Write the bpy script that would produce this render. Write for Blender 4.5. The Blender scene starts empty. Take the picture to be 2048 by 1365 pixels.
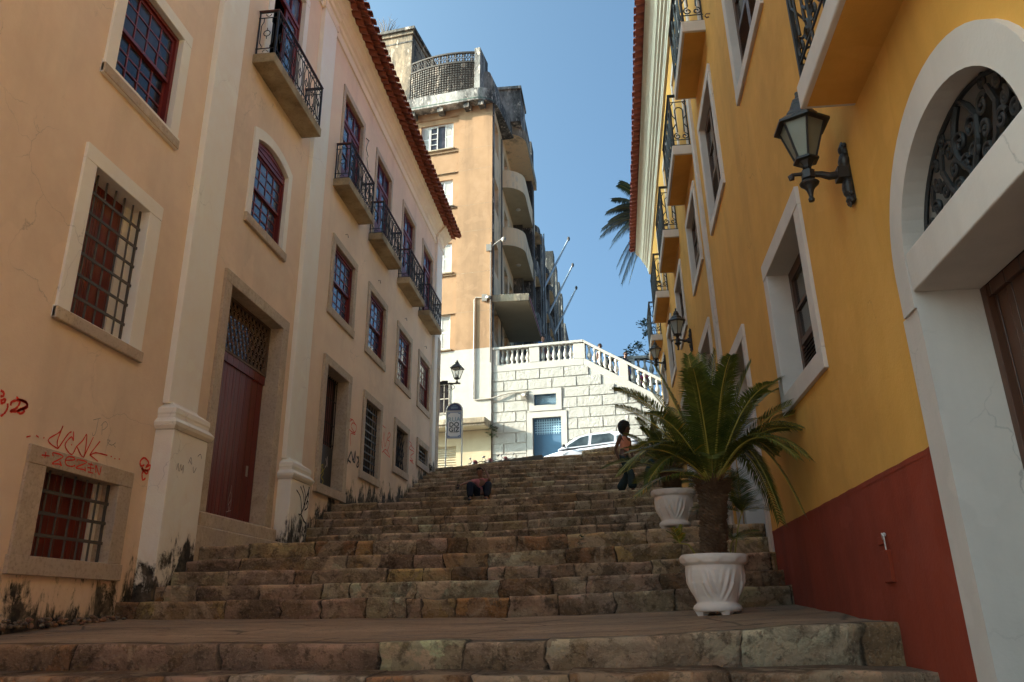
import bpy, math, random
import numpy as np
from mathutils import Vector, Matrix, noise
random.seed(11)
R = math.radians
SC = bpy.context.scene
COL = SC.collection
V = Vector

# ------------------------------------------------------------------ mesh builder
class MB:
    def __init__(s): s.v=[]; s.f=[]; s.c=[]; s.smooth=False; s.hascol=False
    def add(s, vs, fs, col=None):
        o=len(s.v); s.v+= [tuple(p) for p in vs]; s.f+= [tuple(i+o for i in f) for f in fs]
        if col is not None: s.hascol=True
        s.c+= (list(col) if (col is not None and len(col)==len(vs) and len(vs)!=3) else [col or (1,1,1)]*len(vs))
    def box(s,F,s0,s1,n0,n1,z0,z1):
        vs=[F(a,b,c) for c in (z0,z1) for b in (n0,n1) for a in (s0,s1)]
        s.add(vs,[(0,1,3,2),(4,6,7,5),(0,4,5,1),(2,3,7,6),(0,2,6,4),(1,5,7,3)])
    def hexa(s,vs):
        s.add(vs,[(0,1,3,2),(4,6,7,5),(0,4,5,1),(2,3,7,6),(0,2,6,4),(1,5,7,3)])
    def quad(s,*vs): s.add(vs,[tuple(range(len(vs)))])
    def tube(s,pts,r,k=6,r2=None,cap=True,ph=0.0,sq=None):
        pts=[V(p) for p in pts]; n=len(pts)
        if n<2: return
        vs=[];up=None
        for i,p in enumerate(pts):
            t=(pts[min(i+1,n-1)]-pts[max(i-1,0)])
            if t.length<1e-9: t=V((0,0,1))
            t.normalize()
            if up is None:
                up=V((0,0,1)) if abs(t.z)<.9 else V((1,0,0))
            a=t.cross(up)
            if a.length<1e-4: a=t.cross(V((0,1,0)))
            a.normalize(); b=a.cross(t).normalized(); up=b
            rr=r[i] if isinstance(r,(list,tuple)) else (r if r2 is None else r+(r2-r)*i/(n-1))
            for j in range(k):
                an=2*math.pi*j/k+ph
                q=a*math.cos(an)*rr+b*math.sin(an)*rr*(sq or 1)
                vs.append(p+q)
        fs=[(i*k+j,i*k+(j+1)%k,(i+1)*k+(j+1)%k,(i+1)*k+j) for i in range(n-1) for j in range(k)]
        if cap: fs+= [tuple(range(k))[::-1], tuple((n-1)*k+j for j in range(k))]
        s.add(vs,fs)
    def lathe(s,c,prof,k=24,ax=(1,1),fn=None,rot=0.0,cap=True):
        vs=[];n=len(prof)
        for i,(r,z) in enumerate(prof):
            for j in range(k):
                an=2*math.pi*j/k+rot; rr=r
                if fn: rr=fn(r,z,an)
                vs.append((c[0]+rr*math.cos(an)*ax[0],c[1]+rr*math.sin(an)*ax[1],c[2]+z))
        fs=[(i*k+j,i*k+(j+1)%k,(i+1)*k+(j+1)%k,(i+1)*k+j) for i in range(n-1) for j in range(k)]
        if cap: fs+= [tuple(range(k))[::-1], tuple((n-1)*k+j for j in range(k))]
        s.add(vs,fs)
    def ball(s,c,r,k=10,sc=(1,1,1)):
        n=max(4,k//2); vs=[];fs=[]
        for i in range(n+1):
            t=math.pi*i/n
            for j in range(k):
                a=2*math.pi*j/k
                vs.append((c[0]+r*sc[0]*math.sin(t)*math.cos(a),c[1]+r*sc[1]*math.sin(t)*math.sin(a),c[2]+r*sc[2]*math.cos(t)))
        for i in range(n):
            for j in range(k): fs.append((i*k+j,(i+1)*k+j,(i+1)*k+(j+1)%k,i*k+(j+1)%k))
        s.add(vs,fs)
    def ring(s,F,outer,inner,n0,n1,closed=True):
        # outer / inner : equal length lists of (s,z)
        k=len(outer); vs=[]
        for (a,z) in outer: vs+= [F(a,n0,z),F(a,n1,z)]
        for (a,z) in inner: vs+= [F(a,n0,z),F(a,n1,z)]
        fs=[]
        rng=range(k if closed else k-1)
        for i in rng:
            j=(i+1)%k; o=2*i;p=2*j;q=2*k+2*i;r=2*k+2*j
            fs+= [(o,p,p+1,o+1),(q,q+1,r+1,r),(o+1,p+1,r+1,q+1),(o,q,r,p)]
        if not closed:
            fs+= [(0,1,2*k+1,2*k),(2*k-2,4*k-2,4*k-1,2*k-1)]
        s.add(vs,fs)
    def rectring(s,F,o,i,n0,n1):
        f=lambda q:[(q[0],q[2]),(q[1],q[2]),(q[1],q[3]),(q[0],q[3])]
        s.ring(F,f(o),f(i),n0,n1)
    def extr(s,F,prof,s0,s1,close=True):
        # profile [(n,z)] swept along s
        k=len(prof); vs=[F(s0,n,z) for n,z in prof]+[F(s1,n,z) for n,z in prof]
        fs=[(i,(i+1)%k,k+(i+1)%k,k+i) for i in range(k if close else k-1)]
        if close: fs+= [tuple(range(k))[::-1],tuple(range(k,2*k))]
        s.add(vs,fs)
    def poly(s,F,pts,n0,n1):
        k=len(pts); vs=[F(a,n0,z) for a,z in pts]+[F(a,n1,z) for a,z in pts]
        s.add(vs,[tuple(range(k))[::-1],tuple(range(k,2*k))]+[(i,(i+1)%k,k+(i+1)%k,k+i) for i in range(k)])
    def build(s,name,mat,parent=None,bevel=0,smooth=False,rec=True,**props):
        me=bpy.data.meshes.new(name)
        off=V((0,0,0)); p=parent
        while p is not None: off+=V(p.location); p=p.parent
        vs=[(a-off.x,b-off.y,c-off.z) for a,b,c in s.v]
        me.from_pydata(vs,[],s.f); me.update()
        if rec and s.f:
            import bmesh
            bm=bmesh.new(); bm.from_mesh(me); bmesh.ops.recalc_face_normals(bm,faces=bm.faces); bm.to_mesh(me); bm.free()
        if s.hascol:
            at=me.color_attributes.new('Col','FLOAT_COLOR','POINT')
            at.data.foreach_set('color',[x for c in s.c for x in (c[0],c[1],c[2],1.0)])
        if smooth: me.polygons.foreach_set('use_smooth',[True]*len(me.polygons))
        me.materials.append(mat)
        o=bpy.data.objects.new(name,me); COL.objects.link(o)
        if parent is not None: o.parent=parent
        if bevel:
            b=o.modifiers.new('edge','BEVEL'); b.width=bevel; b.segments=2; b.limit_method='ANGLE'; b.angle_limit=R(40)
        for k_,v_ in props.items(): o[k_]=v_
        return o

def tag(o,label,cat,group=None,kind=None):
    if label: o['label']=label
    if cat: o['category']=cat
    if group: o['group']=group
    if kind: o['kind']=kind
    return o
def thing(name,label,cat,loc=(0,0,0),group=None):
    o=bpy.data.objects.new(name,None); o.location=loc; o.empty_display_size=.1; COL.objects.link(o)
    return tag(o,label,cat,group)
def dup(root,loc,rz=0,label=None,scale=None):
    r=root.copy(); COL.objects.link(r); r.location=loc; r.rotation_euler=(0,0,rz)
    if scale: r.scale=(scale,)*3
    if label: r['label']=label
    for ch in list(root.children):
        c=ch.copy(); COL.objects.link(c); c.parent=r
        for g in list(ch.children):
            d=g.copy(); COL.objects.link(d); d.parent=c
    return r
W0=lambda a,b,c:(a,b,c)

# ------------------------------------------------------------------ materials
def lerp(a,b,t): return tuple(x+(y-x)*t for x,y in zip(a,b))
class NT:
    def __init__(s,name):
        s.m=bpy.data.materials.new(name); s.m.use_nodes=True; s.n=s.m.node_tree; s.n.nodes.clear()
        s.out=s.N('ShaderNodeOutputMaterial'); s.b=s.N('ShaderNodeBsdfPrincipled'); s.L(s.b.outputs[0],s.out.inputs[0])
        g=s.N('ShaderNodeNewGeometry'); s.pos=g.outputs['Position']
    def N(s,t): return s.n.nodes.new(t)
    def L(s,a,b): s.n.links.new(a,b)
    def noise(s,scale,detail=4,vec=None,stretch=None,rough=.55,dist=0):
        n=s.N('ShaderNodeTexNoise'); n.inputs['Scale'].default_value=scale; n.inputs['Detail'].default_value=detail
        n.inputs['Roughness'].default_value=rough; n.inputs['Distortion'].default_value=dist
        v=vec or s.pos
        if stretch:
            m=s.N('ShaderNodeMapping'); m.inputs['Scale'].default_value=stretch; s.L(v,m.inputs[0]); v=m.outputs[0]
        s.L(v,n.inputs['Vector']); return n.outputs['Fac']
    def ramp(s,fac,pts,interp='LINEAR'):
        r=s.N('ShaderNodeValToRGB'); r.color_ramp.interpolation=interp; e=r.color_ramp.elements
        while len(e)<len(pts): e.new(.5)
        for q,(p,c) in zip(e,pts):
            q.position=p; q.color=(c,c,c,1) if isinstance(c,(int,float)) else (*c[:3],1)
        s.L(fac,r.inputs[0]); return r.outputs[0]
    def mix(s,fac,a,b,mode='MIX'):
        m=s.N('ShaderNodeMix'); m.data_type='RGBA'; m.blend_type=mode
        for v,i in ((fac,0),(a,6),(b,7)):
            if isinstance(v,(int,float)): m.inputs[i].default_value=v if i==0 else (v,v,v,1)
            elif isinstance(v,(tuple,list)): m.inputs[i].default_value=(*v[:3],1)
            else: s.L(v,m.inputs[i])
        return m.outputs[2]
    def math(s,op,a,b=None,clamp=False):
        m=s.N('ShaderNodeMath'); m.operation=op; m.use_clamp=clamp
        for v,i in ((a,0),(b,1)):
            if v is None: continue
            if isinstance(v,(int,float)): m.inputs[i].default_value=v
            else: s.L(v,m.inputs[i])
        return m.outputs[0]
    def sep(s,v=None):
        x=s.N('ShaderNodeSeparateXYZ'); s.L(v or s.pos,x.inputs[0]); return x.outputs
    def bump(s,h,strength=.3,dist=.01):
        b=s.N('ShaderNodeBump'); b.inputs['Strength'].default_value=strength; b.inputs['Distance'].default_value=dist
        s.L(h,b.inputs['Height']); s.L(b.outputs[0],s.b.inputs['Normal']); return b
    def fin(s,col,rough=.8,metal=0,spec=.5):
        if isinstance(col,(tuple,list)): s.b.inputs['Base Color'].default_value=(*col[:3],1)
        else: s.L(col,s.b.inputs['Base Color'])
        if isinstance(rough,(int,float)): s.b.inputs['Roughness'].default_value=rough
        else: s.L(rough,s.b.inputs['Roughness'])
        s.b.inputs['Metallic'].default_value=metal; s.b.inputs['Specular IOR Level'].default_value=spec
        return s.m
def plain(name,col,rough=.6,metal=0,var=.15,scale=6,bump=.15,spec=.5,bd=.004):
    t=NT(name); n=t.noise(scale,5); c=t.mix(n,tuple(x*(1-var) for x in col),tuple(min(1,x*(1+var)) for x in col))
    if bump: t.bump(t.noise(scale*8,4),bump,bd)
    return t.fin(c,rough,metal,spec)
def plaster(name,col,var=.12,streak=.12,rough=.92,mold=None,bumps=.35,crack=.45,patch=.28):
    t=NT(name)
    n1=t.noise(.45,6); n2=t.noise(3.2,6,rough=.65)
    st=t.noise(1.3,5,stretch=(1,1,.13),rough=.6)
    c=t.mix(t.ramp(n1,[(.3,0),(.7,1)]),tuple(x*(1-var) for x in col),tuple(min(.9,x*(1+var)) for x in col))
    c=t.mix(t.math('MULTIPLY',t.ramp(n2,[(.42,0),(.75,1)]),.35),c,tuple(min(.9,x*1.22+.02) for x in col))
    c=t.mix(t.math('MULTIPLY',t.ramp(st,[(.5,0),(.78,1)]),streak*3),c,tuple(x*.62 for x in col))
    h=t.math('ADD',t.noise(55,4),t.math('MULTIPLY',t.noise(5,5),3.0))
    nn=t.N('ShaderNodeTexNoise'); nn.inputs['Scale'].default_value=2.5; nn.inputs['Detail'].default_value=6; t.L(t.pos,nn.inputs['Vector'])
    sc_=t.N('ShaderNodeVectorMath'); sc_.operation='SCALE'; sc_.inputs['Scale'].default_value=.5; t.L(nn.outputs['Color'],sc_.inputs[0])
    w=t.N('ShaderNodeVectorMath'); w.operation='ADD'; t.L(t.pos,w.inputs[0]); t.L(sc_.outputs[0],w.inputs[1])
    vo=t.N('ShaderNodeTexVoronoi'); vo.feature='DISTANCE_TO_EDGE'; vo.inputs['Scale'].default_value=1.3; t.L(w.outputs[0],vo.inputs['Vector'])
    ck=t.math('MULTIPLY',t.ramp(vo.outputs['Distance'],[(.0,1),(.007,0)]),t.ramp(t.noise(.55,3),[(.56,0),(.62,1)]))
    c=t.mix(t.math('MULTIPLY',ck,crack),c,tuple(x*.35 for x in col)); h=t.math('SUBTRACT',h,t.math('MULTIPLY',ck,1.5))
    pt=t.ramp(t.noise(1.1,3,dist=.8),[(.60,0),(.615,1)]); c=t.mix(t.math('MULTIPLY',pt,patch),c,tuple(min(.92,x*1.10+.02) for x in col))
    if mold:
        x,y,z=t.sep()
        # height of the paving along the wall as a curve over y
        g=t.ramp(t.math('DIVIDE',y,26.0),[(a/26.0,b/5.5+.1) for a,b in mold])
        g=t.math('MULTIPLY',t.math('SUBTRACT',g,.1),5.5)
        hh=t.math('SUBTRACT',z,g)
        nz=t.noise(2.6,8,rough=.72,stretch=(1,1.3,.7),dist=.4)
        nz2=t.noise(14,5,stretch=(1,1,.35),rough=.7)
        lim=t.math('ADD',t.math('MULTIPLY',t.math('SUBTRACT',nz,.39),3.2),t.math('MULTIPLY',t.math('SUBTRACT',nz2,.5),.9))
        k=t.math('SUBTRACT',lim,t.math('MULTIPLY',hh,1.25))
        m1=t.ramp(k,[(-.0,0),(.28,1)]) if False else t.ramp(t.math('ADD',t.math('MULTIPLY',k,1.6),.15,True),[(.15,0),(.6,1)])
        yel=t.ramp(t.math('ADD',t.math('MULTIPLY',k,.8),.5,True),[(.2,0),(.75,1)])
        c=t.mix(t.math('MULTIPLY',yel,.45),c,(col[0]*.80,col[1]*.72,col[2]*.55))
        blk=t.mix(t.ramp(t.noise(9,5),[(.42,0),(.7,1)]),(.028,.022,.014),(.16,.12,.08))
        blk=t.mix(t.ramp(t.noise(6,6,rough=.7),[(.60,0),(.68,1)]),blk,(.34,.29,.22))
        c=t.mix(m1,c,blk)
        h=t.math('SUBTRACT',h,t.math('MULTIPLY',m1,2.2))
    t.bump(h,bumps,.006)
    return t.fin(c,rough)
GROUND_L=[(0,-1.2),(5.4,-.2),(8.4,0),(9.7,.8),(13.4,1.2),(15,1.98),(20,2.75),(24,4.25)]
M={}
M['peach']=plaster('peach_plaster',(.80,.592,.425),mold=GROUND_L)
M['cream']=plaster('cream_pilaster_plaster',(.90,.80,.685),var=.05,streak=.06,mold=GROUND_L)
M['cream_clean']=plaster('cream_plaster',(.86,.74,.57),var=.05,streak=.10)
M['wframe']=plaster('white_surround_plaster',(.88,.79,.68),var=.05,streak=.05)
M['yellow']=plaster('ochre_yellow_plaster',(.67,.325,.058),var=.18,streak=.17,bumps=.3)
M['dado']=plaster('red_dado_paint',(.26,.030,.005),var=.28,streak=.35,bumps=.35)
M['white']=plaster('white_trim_plaster',(.62,.52,.45),var=.09,streak=.16,bumps=.2)
M['tan']=plaster('tan_facade_plaster',(.28,.165,.085),var=.22,streak=.35)
M['whitewall']=plaster('whitewashed_plaster',(.35,.335,.305),var=.05,streak=.10,bumps=.6)
M['awnsoff']=plaster('ivory_shop_plaster',(.38,.32,.215),var=.08,streak=.15)
def stained(name,col,amt=.5):
    t=NT(name); n=t.noise(.9,8,rough=.7,stretch=(1,1,.35)); n2=t.noise(4,6,rough=.75,stretch=(1,1,.3)); n3=t.noise(.35,5)
    k=t.math('ADD',t.math('MULTIPLY',n,.55),t.math('MULTIPLY',n2,.3)); k=t.math('ADD',k,t.math('MULTIPLY',n3,.25))
    c=t.mix(t.ramp(k,[(.62-amt*.28,0),(.74-amt*.2,1)]),col,(.045,.043,.04))
    c=t.mix(t.ramp(n2,[(.55,0),(.62,1)]),c,lerp(col,(.5,.42,.34),.5))
    t.bump(t.math('ADD',n2,t.noise(30,4)),.5,.02); return t.fin(c,.95)
M['stained_tan']=stained('weathered_tan_plaster',(.74,.55,.34),.22)
M['stained_white']=stained('blackened_white_plaster',(.48,.46,.42),.80)
M['stained_dark']=stained('sooty_concrete',(.36,.33,.28),1.0)
M['concrete']=stained('mossy_concrete',(.29,.235,.16),.4)
def stone(name,a,b,c2,bs=.5,sc=1.0):
    t=NT(name); n=t.noise(5*sc,7,rough=.7); n2=t.noise(26*sc,5,rough=.7); n3=t.noise(1.2*sc,4)
    c=t.mix(t.ramp(n,[(.35,0),(.62,1)]),a,b); c=t.mix(t.ramp(n3,[(.45,0),(.6,1)]),c,c2)
    c=t.mix(t.math('MULTIPLY',t.ramp(n2,[(.5,0),(.72,1)]),.55),c,tuple(x*.45 for x in a))
    t.bump(t.math('ADD',n2,t.math('MULTIPLY',n,2)),bs,.012); return t.fin(c,.9)
M['stone']=stone('sandstone_surround',(.46,.34,.23),(.60,.47,.34),(.50,.385,.29))
M['slabstone']=stone('balcony_stone',(.40,.29,.16),(.24,.17,.09),(.46,.35,.21),.7)
def stepmat():
    t=NT('worn_step_stone'); a=t.N('ShaderNodeVertexColor'); a.layer_name='Col'
    n1=t.noise(2.2,8,rough=.7,dist=.5); n2=t.noise(10,7,rough=.74); n3=t.noise(42,5,rough=.7); n4=t.noise(1.3,6,rough=.62,dist=1.0)
    w=t.N('ShaderNodeVectorMath'); w.operation='ADD'
    nn=t.N('ShaderNodeTexNoise'); nn.inputs['Scale'].default_value=4; nn.inputs['Detail'].default_value=6; nn.inputs['Roughness'].default_value=.65; t.L(t.pos,nn.inputs['Vector'])
    sc_=t.N('ShaderNodeVectorMath'); sc_.operation='SCALE'; sc_.inputs['Scale'].default_value=.42; t.L(nn.outputs['Color'],sc_.inputs[0])
    t.L(t.pos,w.inputs[0]); t.L(sc_.outputs[0],w.inputs[1])
    def vor(f,scale):
        v=t.N('ShaderNodeTexVoronoi'); v.feature=f; v.inputs['Scale'].default_value=scale; t.L(w.outputs[0],v.inputs['Vector']); return v
    cell=vor('F1',4.2); big=t.sep(cell.outputs['Color']); ed=vor('DISTANCE_TO_EDGE',4.2)
    c=a.outputs['Color']
    c=t.mix(t.ramp(big[0],[(.0,0),(.35,0),(.36,1)],'CONSTANT') if False else t.math('MULTIPLY',t.ramp(big[0],[(.52,0),(.58,1)]),.55),c,(.30,.185,.085))
    c=t.mix(t.math('MULTIPLY',t.ramp(big[1],[(.60,0),(.66,1)]),.5),c,(.40,.28,.19))
    c=t.mix(t.ramp(n1,[(.50,0),(.58,.6)]),c,(.20,.125,.07))
    c=t.mix(t.ramp(n4,[(.565,0),(.60,.75)]),c,(.72,.50,.31))
    c=t.mix(t.math('MULTIPLY',t.ramp(n2,[(.53,0),(.61,1)]),.58),c,(.085,.052,.028))
    c=t.mix(t.math('MULTIPLY',t.ramp(n3,[(.54,0),(.66,1)]),.5),c,(.70,.50,.33))
    c=t.mix(t.math('MULTIPLY',t.ramp(n3,[(.26,1),(.38,0)]),.4),c,(.05,.033,.02))
    cr=t.math('MULTIPLY',t.ramp(ed.outputs['Distance'],[(.0,1),(.05,0)]),t.ramp(n1,[(.40,0),(.60,1)]))
    c=t.mix(t.math('MULTIPLY',cr,.32),c,(.05,.03,.015))
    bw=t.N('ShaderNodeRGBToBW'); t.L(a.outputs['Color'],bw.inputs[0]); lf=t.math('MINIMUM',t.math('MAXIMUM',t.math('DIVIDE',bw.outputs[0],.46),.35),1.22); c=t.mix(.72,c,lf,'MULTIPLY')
    h=t.math('ADD',t.math('MULTIPLY',n2,3.2),t.math('MULTIPLY',n3,1.2)); h=t.math('SUBTRACT',h,t.math('MULTIPLY',cr,.6))
    t.bump(h,1.0,.026); return t.fin(c,.88,spec=.3)
M['step']=stepmat()
def landmat():
    t=NT('worn_landing_stone'); n1=t.noise(1.2,6,stretch=(.35,1.6,1),rough=.65,dist=.8); n2=t.noise(9,6,rough=.7,stretch=(.5,1.4,1)); n3=t.noise(60,4)
    c=t.mix(t.ramp(n1,[(.35,0),(.65,1)]),(.25,.155,.09),(.50,.32,.19))
    c=t.mix(t.math('MULTIPLY',t.ramp(n2,[(.55,0),(.75,1)]),.7),c,(.08,.05,.03))
    c=t.mix(t.math('MULTIPLY',t.ramp(t.noise(3.5,6,stretch=(.4,1.5,1)),[(.58,0),(.72,1)]),.5),c,(.46,.34,.22))
    vo=t.N('ShaderNodeTexVoronoi'); vo.feature='DISTANCE_TO_EDGE'; vo.inputs['Scale'].default_value=.75; mp=t.N('ShaderNodeMapping'); mp.inputs['Scale'].default_value=(.7,1.5,1); t.L(t.pos,mp.inputs[0]); t.L(mp.outputs[0],vo.inputs['Vector'])
    c=t.mix(t.ramp(vo.outputs['Distance'],[(0,.75),(.012,0)]),c,(.05,.035,.02))
    c=t.mix(t.math('MULTIPLY',t.ramp(n3,[(.55,0),(.7,1)]),.35),c,(.10,.065,.04))
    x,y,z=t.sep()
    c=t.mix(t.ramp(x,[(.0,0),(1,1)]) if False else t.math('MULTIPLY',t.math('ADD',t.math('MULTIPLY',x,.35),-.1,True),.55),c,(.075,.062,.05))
    c=t.mix(t.math('MULTIPLY',t.ramp(t.noise(22,6,rough=.75),[(.55,0),(.66,1)]),.6),c,(.10,.065,.038)); c=t.mix(t.math('MULTIPLY',t.ramp(t.noise(2.2,6,rough=.7,dist=.5),[(.52,0),(.60,1)]),.4),c,(.22,.165,.12)); t.bump(t.math('ADD',t.math('MULTIPLY',n2,2),n3),.9,.02); return t.fin(c,.85,spec=.35)
M['landing']=landmat()
M['asphalt']=plain('street_paving',(.16,.14,.12),.9)
M['redwood']=plain('dark_red_paint',(.16,.017,.012),.42,var=.25,scale=3,bump=.1)
def planks(name,col,w,axis=1,rough=.42):
    t=NT(name); o=t.sep(); p=t.math('MODULO',t.math('ADD',o[axis],100.0),w); g=t.ramp(t.math('DIVIDE',p,w),[(0,1),(.05,0),(.95,0),(1,1)])
    n=t.noise(2,6,stretch=(6,6,.4),rough=.6); cell=t.N('ShaderNodeTexWhiteNoise'); cell.noise_dimensions='1D'
    t.L(t.math('FLOOR',t.math('DIVIDE',t.math('ADD',o[axis],100.0),w)),cell.inputs['W'])
    c=t.mix(n,tuple(x*.65 for x in col),tuple(x*1.3 for x in col)); c=t.mix(t.math('MULTIPLY',cell.outputs[0],.35),c,tuple(x*1.7 for x in col))
    c=t.mix(g,c,(.02,.004,.003)); t.bump(t.math('SUBTRACT',t.math('MULTIPLY',n,.3),g),.8,.012); return t.fin(c,rough)
M['planks']=planks('red_plank_boards',(.135,.014,.008),.19)
M['planks2']=planks('red_shutter_boards',(.15,.017,.007),.14)
M['brownwood']=plain('brown_varnished_wood',(.085,.038,.020),.45,var=.3,scale=4)
M['browndoor']=planks('brown_plank_door',(.075,.028,.014),.16)
M['whitewood']=plain('white_painted_wood',(.50,.49,.46),.5,var=.05)
M['whiteshut']=plain('white_louvre_wood',(.62,.60,.57),.6,var=.06)
M['iron']=plain('black_wrought_iron',(.018,.016,.016),.55,0,var=.3,bump=.2)
M['ironrust']=plain('rusty_iron_rail',(.10,.035,.028),.6,var=.3)
M['grille']=plain('grey_painted_iron',(.085,.07,.058),.6,var=.15)
M['castiron']=plain('cast_iron_lamp',(.030,.024,.022),.5,.1,var=.3,scale=12,bump=.3)
M['steel']=plain('galvanised_steel',(.42,.42,.42),.4,.7,var=.1)
M['pvc']=plain('white_conduit',(.30,.27,.23),.55,var=.1)
M['black']=plain('black_plastic',(.012,.012,.014),.35,var=.1)
M['darkin']=plain('painted_room_shade',(.010,.008,.007),.95,bump=0)  # near-black sheet colour stands for the shade inside unlit rooms
def glass(name,a,b,rough=.06,spec=.8,bp=.05):
    t=NT(name); n=t.noise(1.7,3); c=t.mix(t.ramp(n,[(.35,0),(.65,1)]),a,b); t.bump(t.noise(2.2,2),bp,.05)
    return t.fin(c,rough,0,spec)
M['glass']=glass('window_glass',(.014,.012,.016),(.05,.045,.055),.12,.35)
M['glass_blue']=glass('sky_painted_window_glass',(.028,.04,.07),(.085,.11,.165),.09)  # the sky's reflection is put into the blue pane colour
M['glass_brown']=glass('brown_window_glass',(.018,.016,.015),(.06,.055,.045),.1)
M['frost']=glass('frosted_lamp_glass',(.17,.165,.12),(.23,.22,.165),.35,.5,.5)
M['lampclear']=glass('pale_lamp_glass',(.34,.36,.32),(.46,.47,.42),.25,.6,.3)
def tiles(name,col):
    t=NT(name); n=t.noise(3,5); cell=t.noise(1.1,2,stretch=(3,3,3)); c=t.mix(n,tuple(x*.6 for x in col),tuple(x*1.25 for x in col))
    c=t.mix(t.math('MULTIPLY',t.ramp(t.noise(8,6,rough=.7),[(.55,0),(.75,1)]),.7),c,(.06,.04,.03)); t.bump(t.noise(40,4),.3,.006); return t.fin(c,.85)
M['tile']=tiles('clay_roof_tile',(.28,.07,.03)); M['tile2']=tiles('dull_clay_roof_tile',(.27,.065,.045))
M['bluedoor']=plain('blue_painted_metal',(.045,.115,.20),.5,var=.2,scale=2)
M['bluelt']=plain('pale_blue_painted_metal',(.28,.45,.58),.5,var=.15)
M['pot']=plaster('whitewashed_cement_pot',(.84,.70,.60),var=.08,streak=.14,rough=.8,bumps=.25)
M['soil']=plain('dark_soil',(.04,.028,.018),.95,bump=.8,bd=.02)
M['gred']=plain('red_spray_paint',(.72,.035,.012),.7,bump=0); M['gblk']=plain('black_spray_paint',(.02,.018,.016),.8,bump=0)
M['gblu']=plain('grey_marker_ink',(.20,.16,.15),.8,bump=0); M['ggrn']=plain('green_spray_paint',(.16,.42,.30),.8,bump=0)
M['gyel']=plain('yellow_spray_paint',(.45,.36,.06),.8,bump=0); M['gwht']=plain('white_spray_paint',(.55,.5,.46),.8,bump=0)
def leafmat(name,a,b,c3):
    t=NT(name); n=t.noise(7,4); at=t.N('ShaderNodeVertexColor'); at.layer_name='Col'
    c=t.mix(t.ramp(n,[(.35,0),(.65,1)]),a,b); c=t.mix(1,c,at.outputs['Color'],'MULTIPLY'); 
    m=t.fin(c,.42,0,.5); t.b.inputs['Transmission Weight'].default_value=0
    tr=t.N('ShaderNodeBsdfTranslucent'); t.L(c,tr.inputs[0]); ms=t.N('ShaderNodeMixShader'); ms.inputs[0].default_value=.22
    t.L(t.b.outputs[0],ms.inputs[1]); t.L(tr.outputs[0],ms.inputs[2]); t.L(ms.outputs[0],t.out.inputs[0]); return m
M['leaf']=leafmat('cycad_leaf',(.055,.080,.014),(.165,.180,.028),None)
M['palmleaf']=leafmat('palm_leaf',(.035,.06,.03),(.08,.11,.05),None)
M['leaf2']=leafmat('broad_leaf',(.03,.07,.02),(.06,.11,.03),None)
M['rachis']=plain('yellow_green_stem',(.42,.34,.06),.5,var=.2)
M['stemdry']=plain('dry_brown_leaf',(.30,.15,.06),.8,var=.3)
M['cytrunk']=plain('shaggy_cycad_trunk',(.27,.15,.08),.95,var=.5,scale=14,bump=1,bd=.03)
M['bark']=plain('tree_bark',(.12,.09,.06),.9,var=.3)
M['skinA']=plain('brown_skin',(.32,.145,.085),.5,var=.08,bump=0); M['skinB']=plain('dark_brown_skin',(.13,.055,.032),.5,var=.08,bump=0)
M['hair']=plain('black_hair',(.010,.008,.008),.7,var=.4,scale=40,bump=1,bd=.02)
M['pink']=plain('dusty_pink_cotton',(.62,.22,.22),.9,var=.12,scale=9,bump=.4,bd=.01)
M['navy']=plain('navy_trousers_cloth',(.010,.013,.024),.85,bump=.4,bd=.01); M['salmon']=plain('salmon_top_cloth',(.80,.33,.22),.85,bump=.4,bd=.01)
M['tealcloth']=plain('dark_green_trousers_cloth',(.022,.035,.033),.9,bump=.4,bd=.01); M['blueshirt']=plain('blue_shirt_cloth',(.05,.13,.32),.85)
M['darkshirt']=plain('dark_blue_shirt_cloth',(.015,.025,.045),.85); M['magenta']=plain('magenta_shirt_cloth',(.35,.04,.15),.85)
M['maroon']=plain('maroon_painted_band',(.20,.025,.03),.7)
def carpaint():
    t=NT('white_car_paint'); t.b.inputs['Coat Weight'].default_value=.6; t.b.inputs['Coat Roughness'].default_value=.05
    return t.fin((.58,.62,.70),.3)
M['car']=carpaint(); M['rubber']=plain('tyre_rubber',(.015,.015,.015),.8); M['red']=plain('red_fairing_paint',(.09,.010,.010),.3,bump=0)
M['chrome']=plain('mirror_metal',(.6,.65,.7),.12,1,bump=0)
M['navysign']=plain('navy_sign_panel',(.035,.055,.15),.35,var=.08,bump=0); M['whitesign']=plain('white_sign_panel',(.62,.66,.74),.35,var=.03,bump=0)
M['bluesign']=plain('blue_tile_border_print',(.10,.17,.36),.4,bump=0); M['inksign']=plain('dark_sign_lettering',(.025,.05,.09),.4,bump=0)
M['letlite']=plain('pale_blue_sign_lettering',(.25,.38,.50),.4,bump=0)

# ------------------------------------------------------------------ wall frames
PL=lambda s,n,z:(-5.3+n,s,z)                                        # left facade, n out over the street
PR=lambda s,n,z:(1.679+.010785*s-.02839*z-n,s,z)                    # right facade, leaning slightly over the street
CD=V((.98823,-.15299,0)); CN=V((-.15299,-.98823,0)); CO=V((-4.9,31.0,0))
PC=lambda s,n,z:tuple(CO+CD*s+CN*n+V((0,0,z)))                      # far front wall
PS=lambda s,n,z:(-4.515+n+.0157*s,30.94+s,z)                        # side wall of the apartment block

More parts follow.
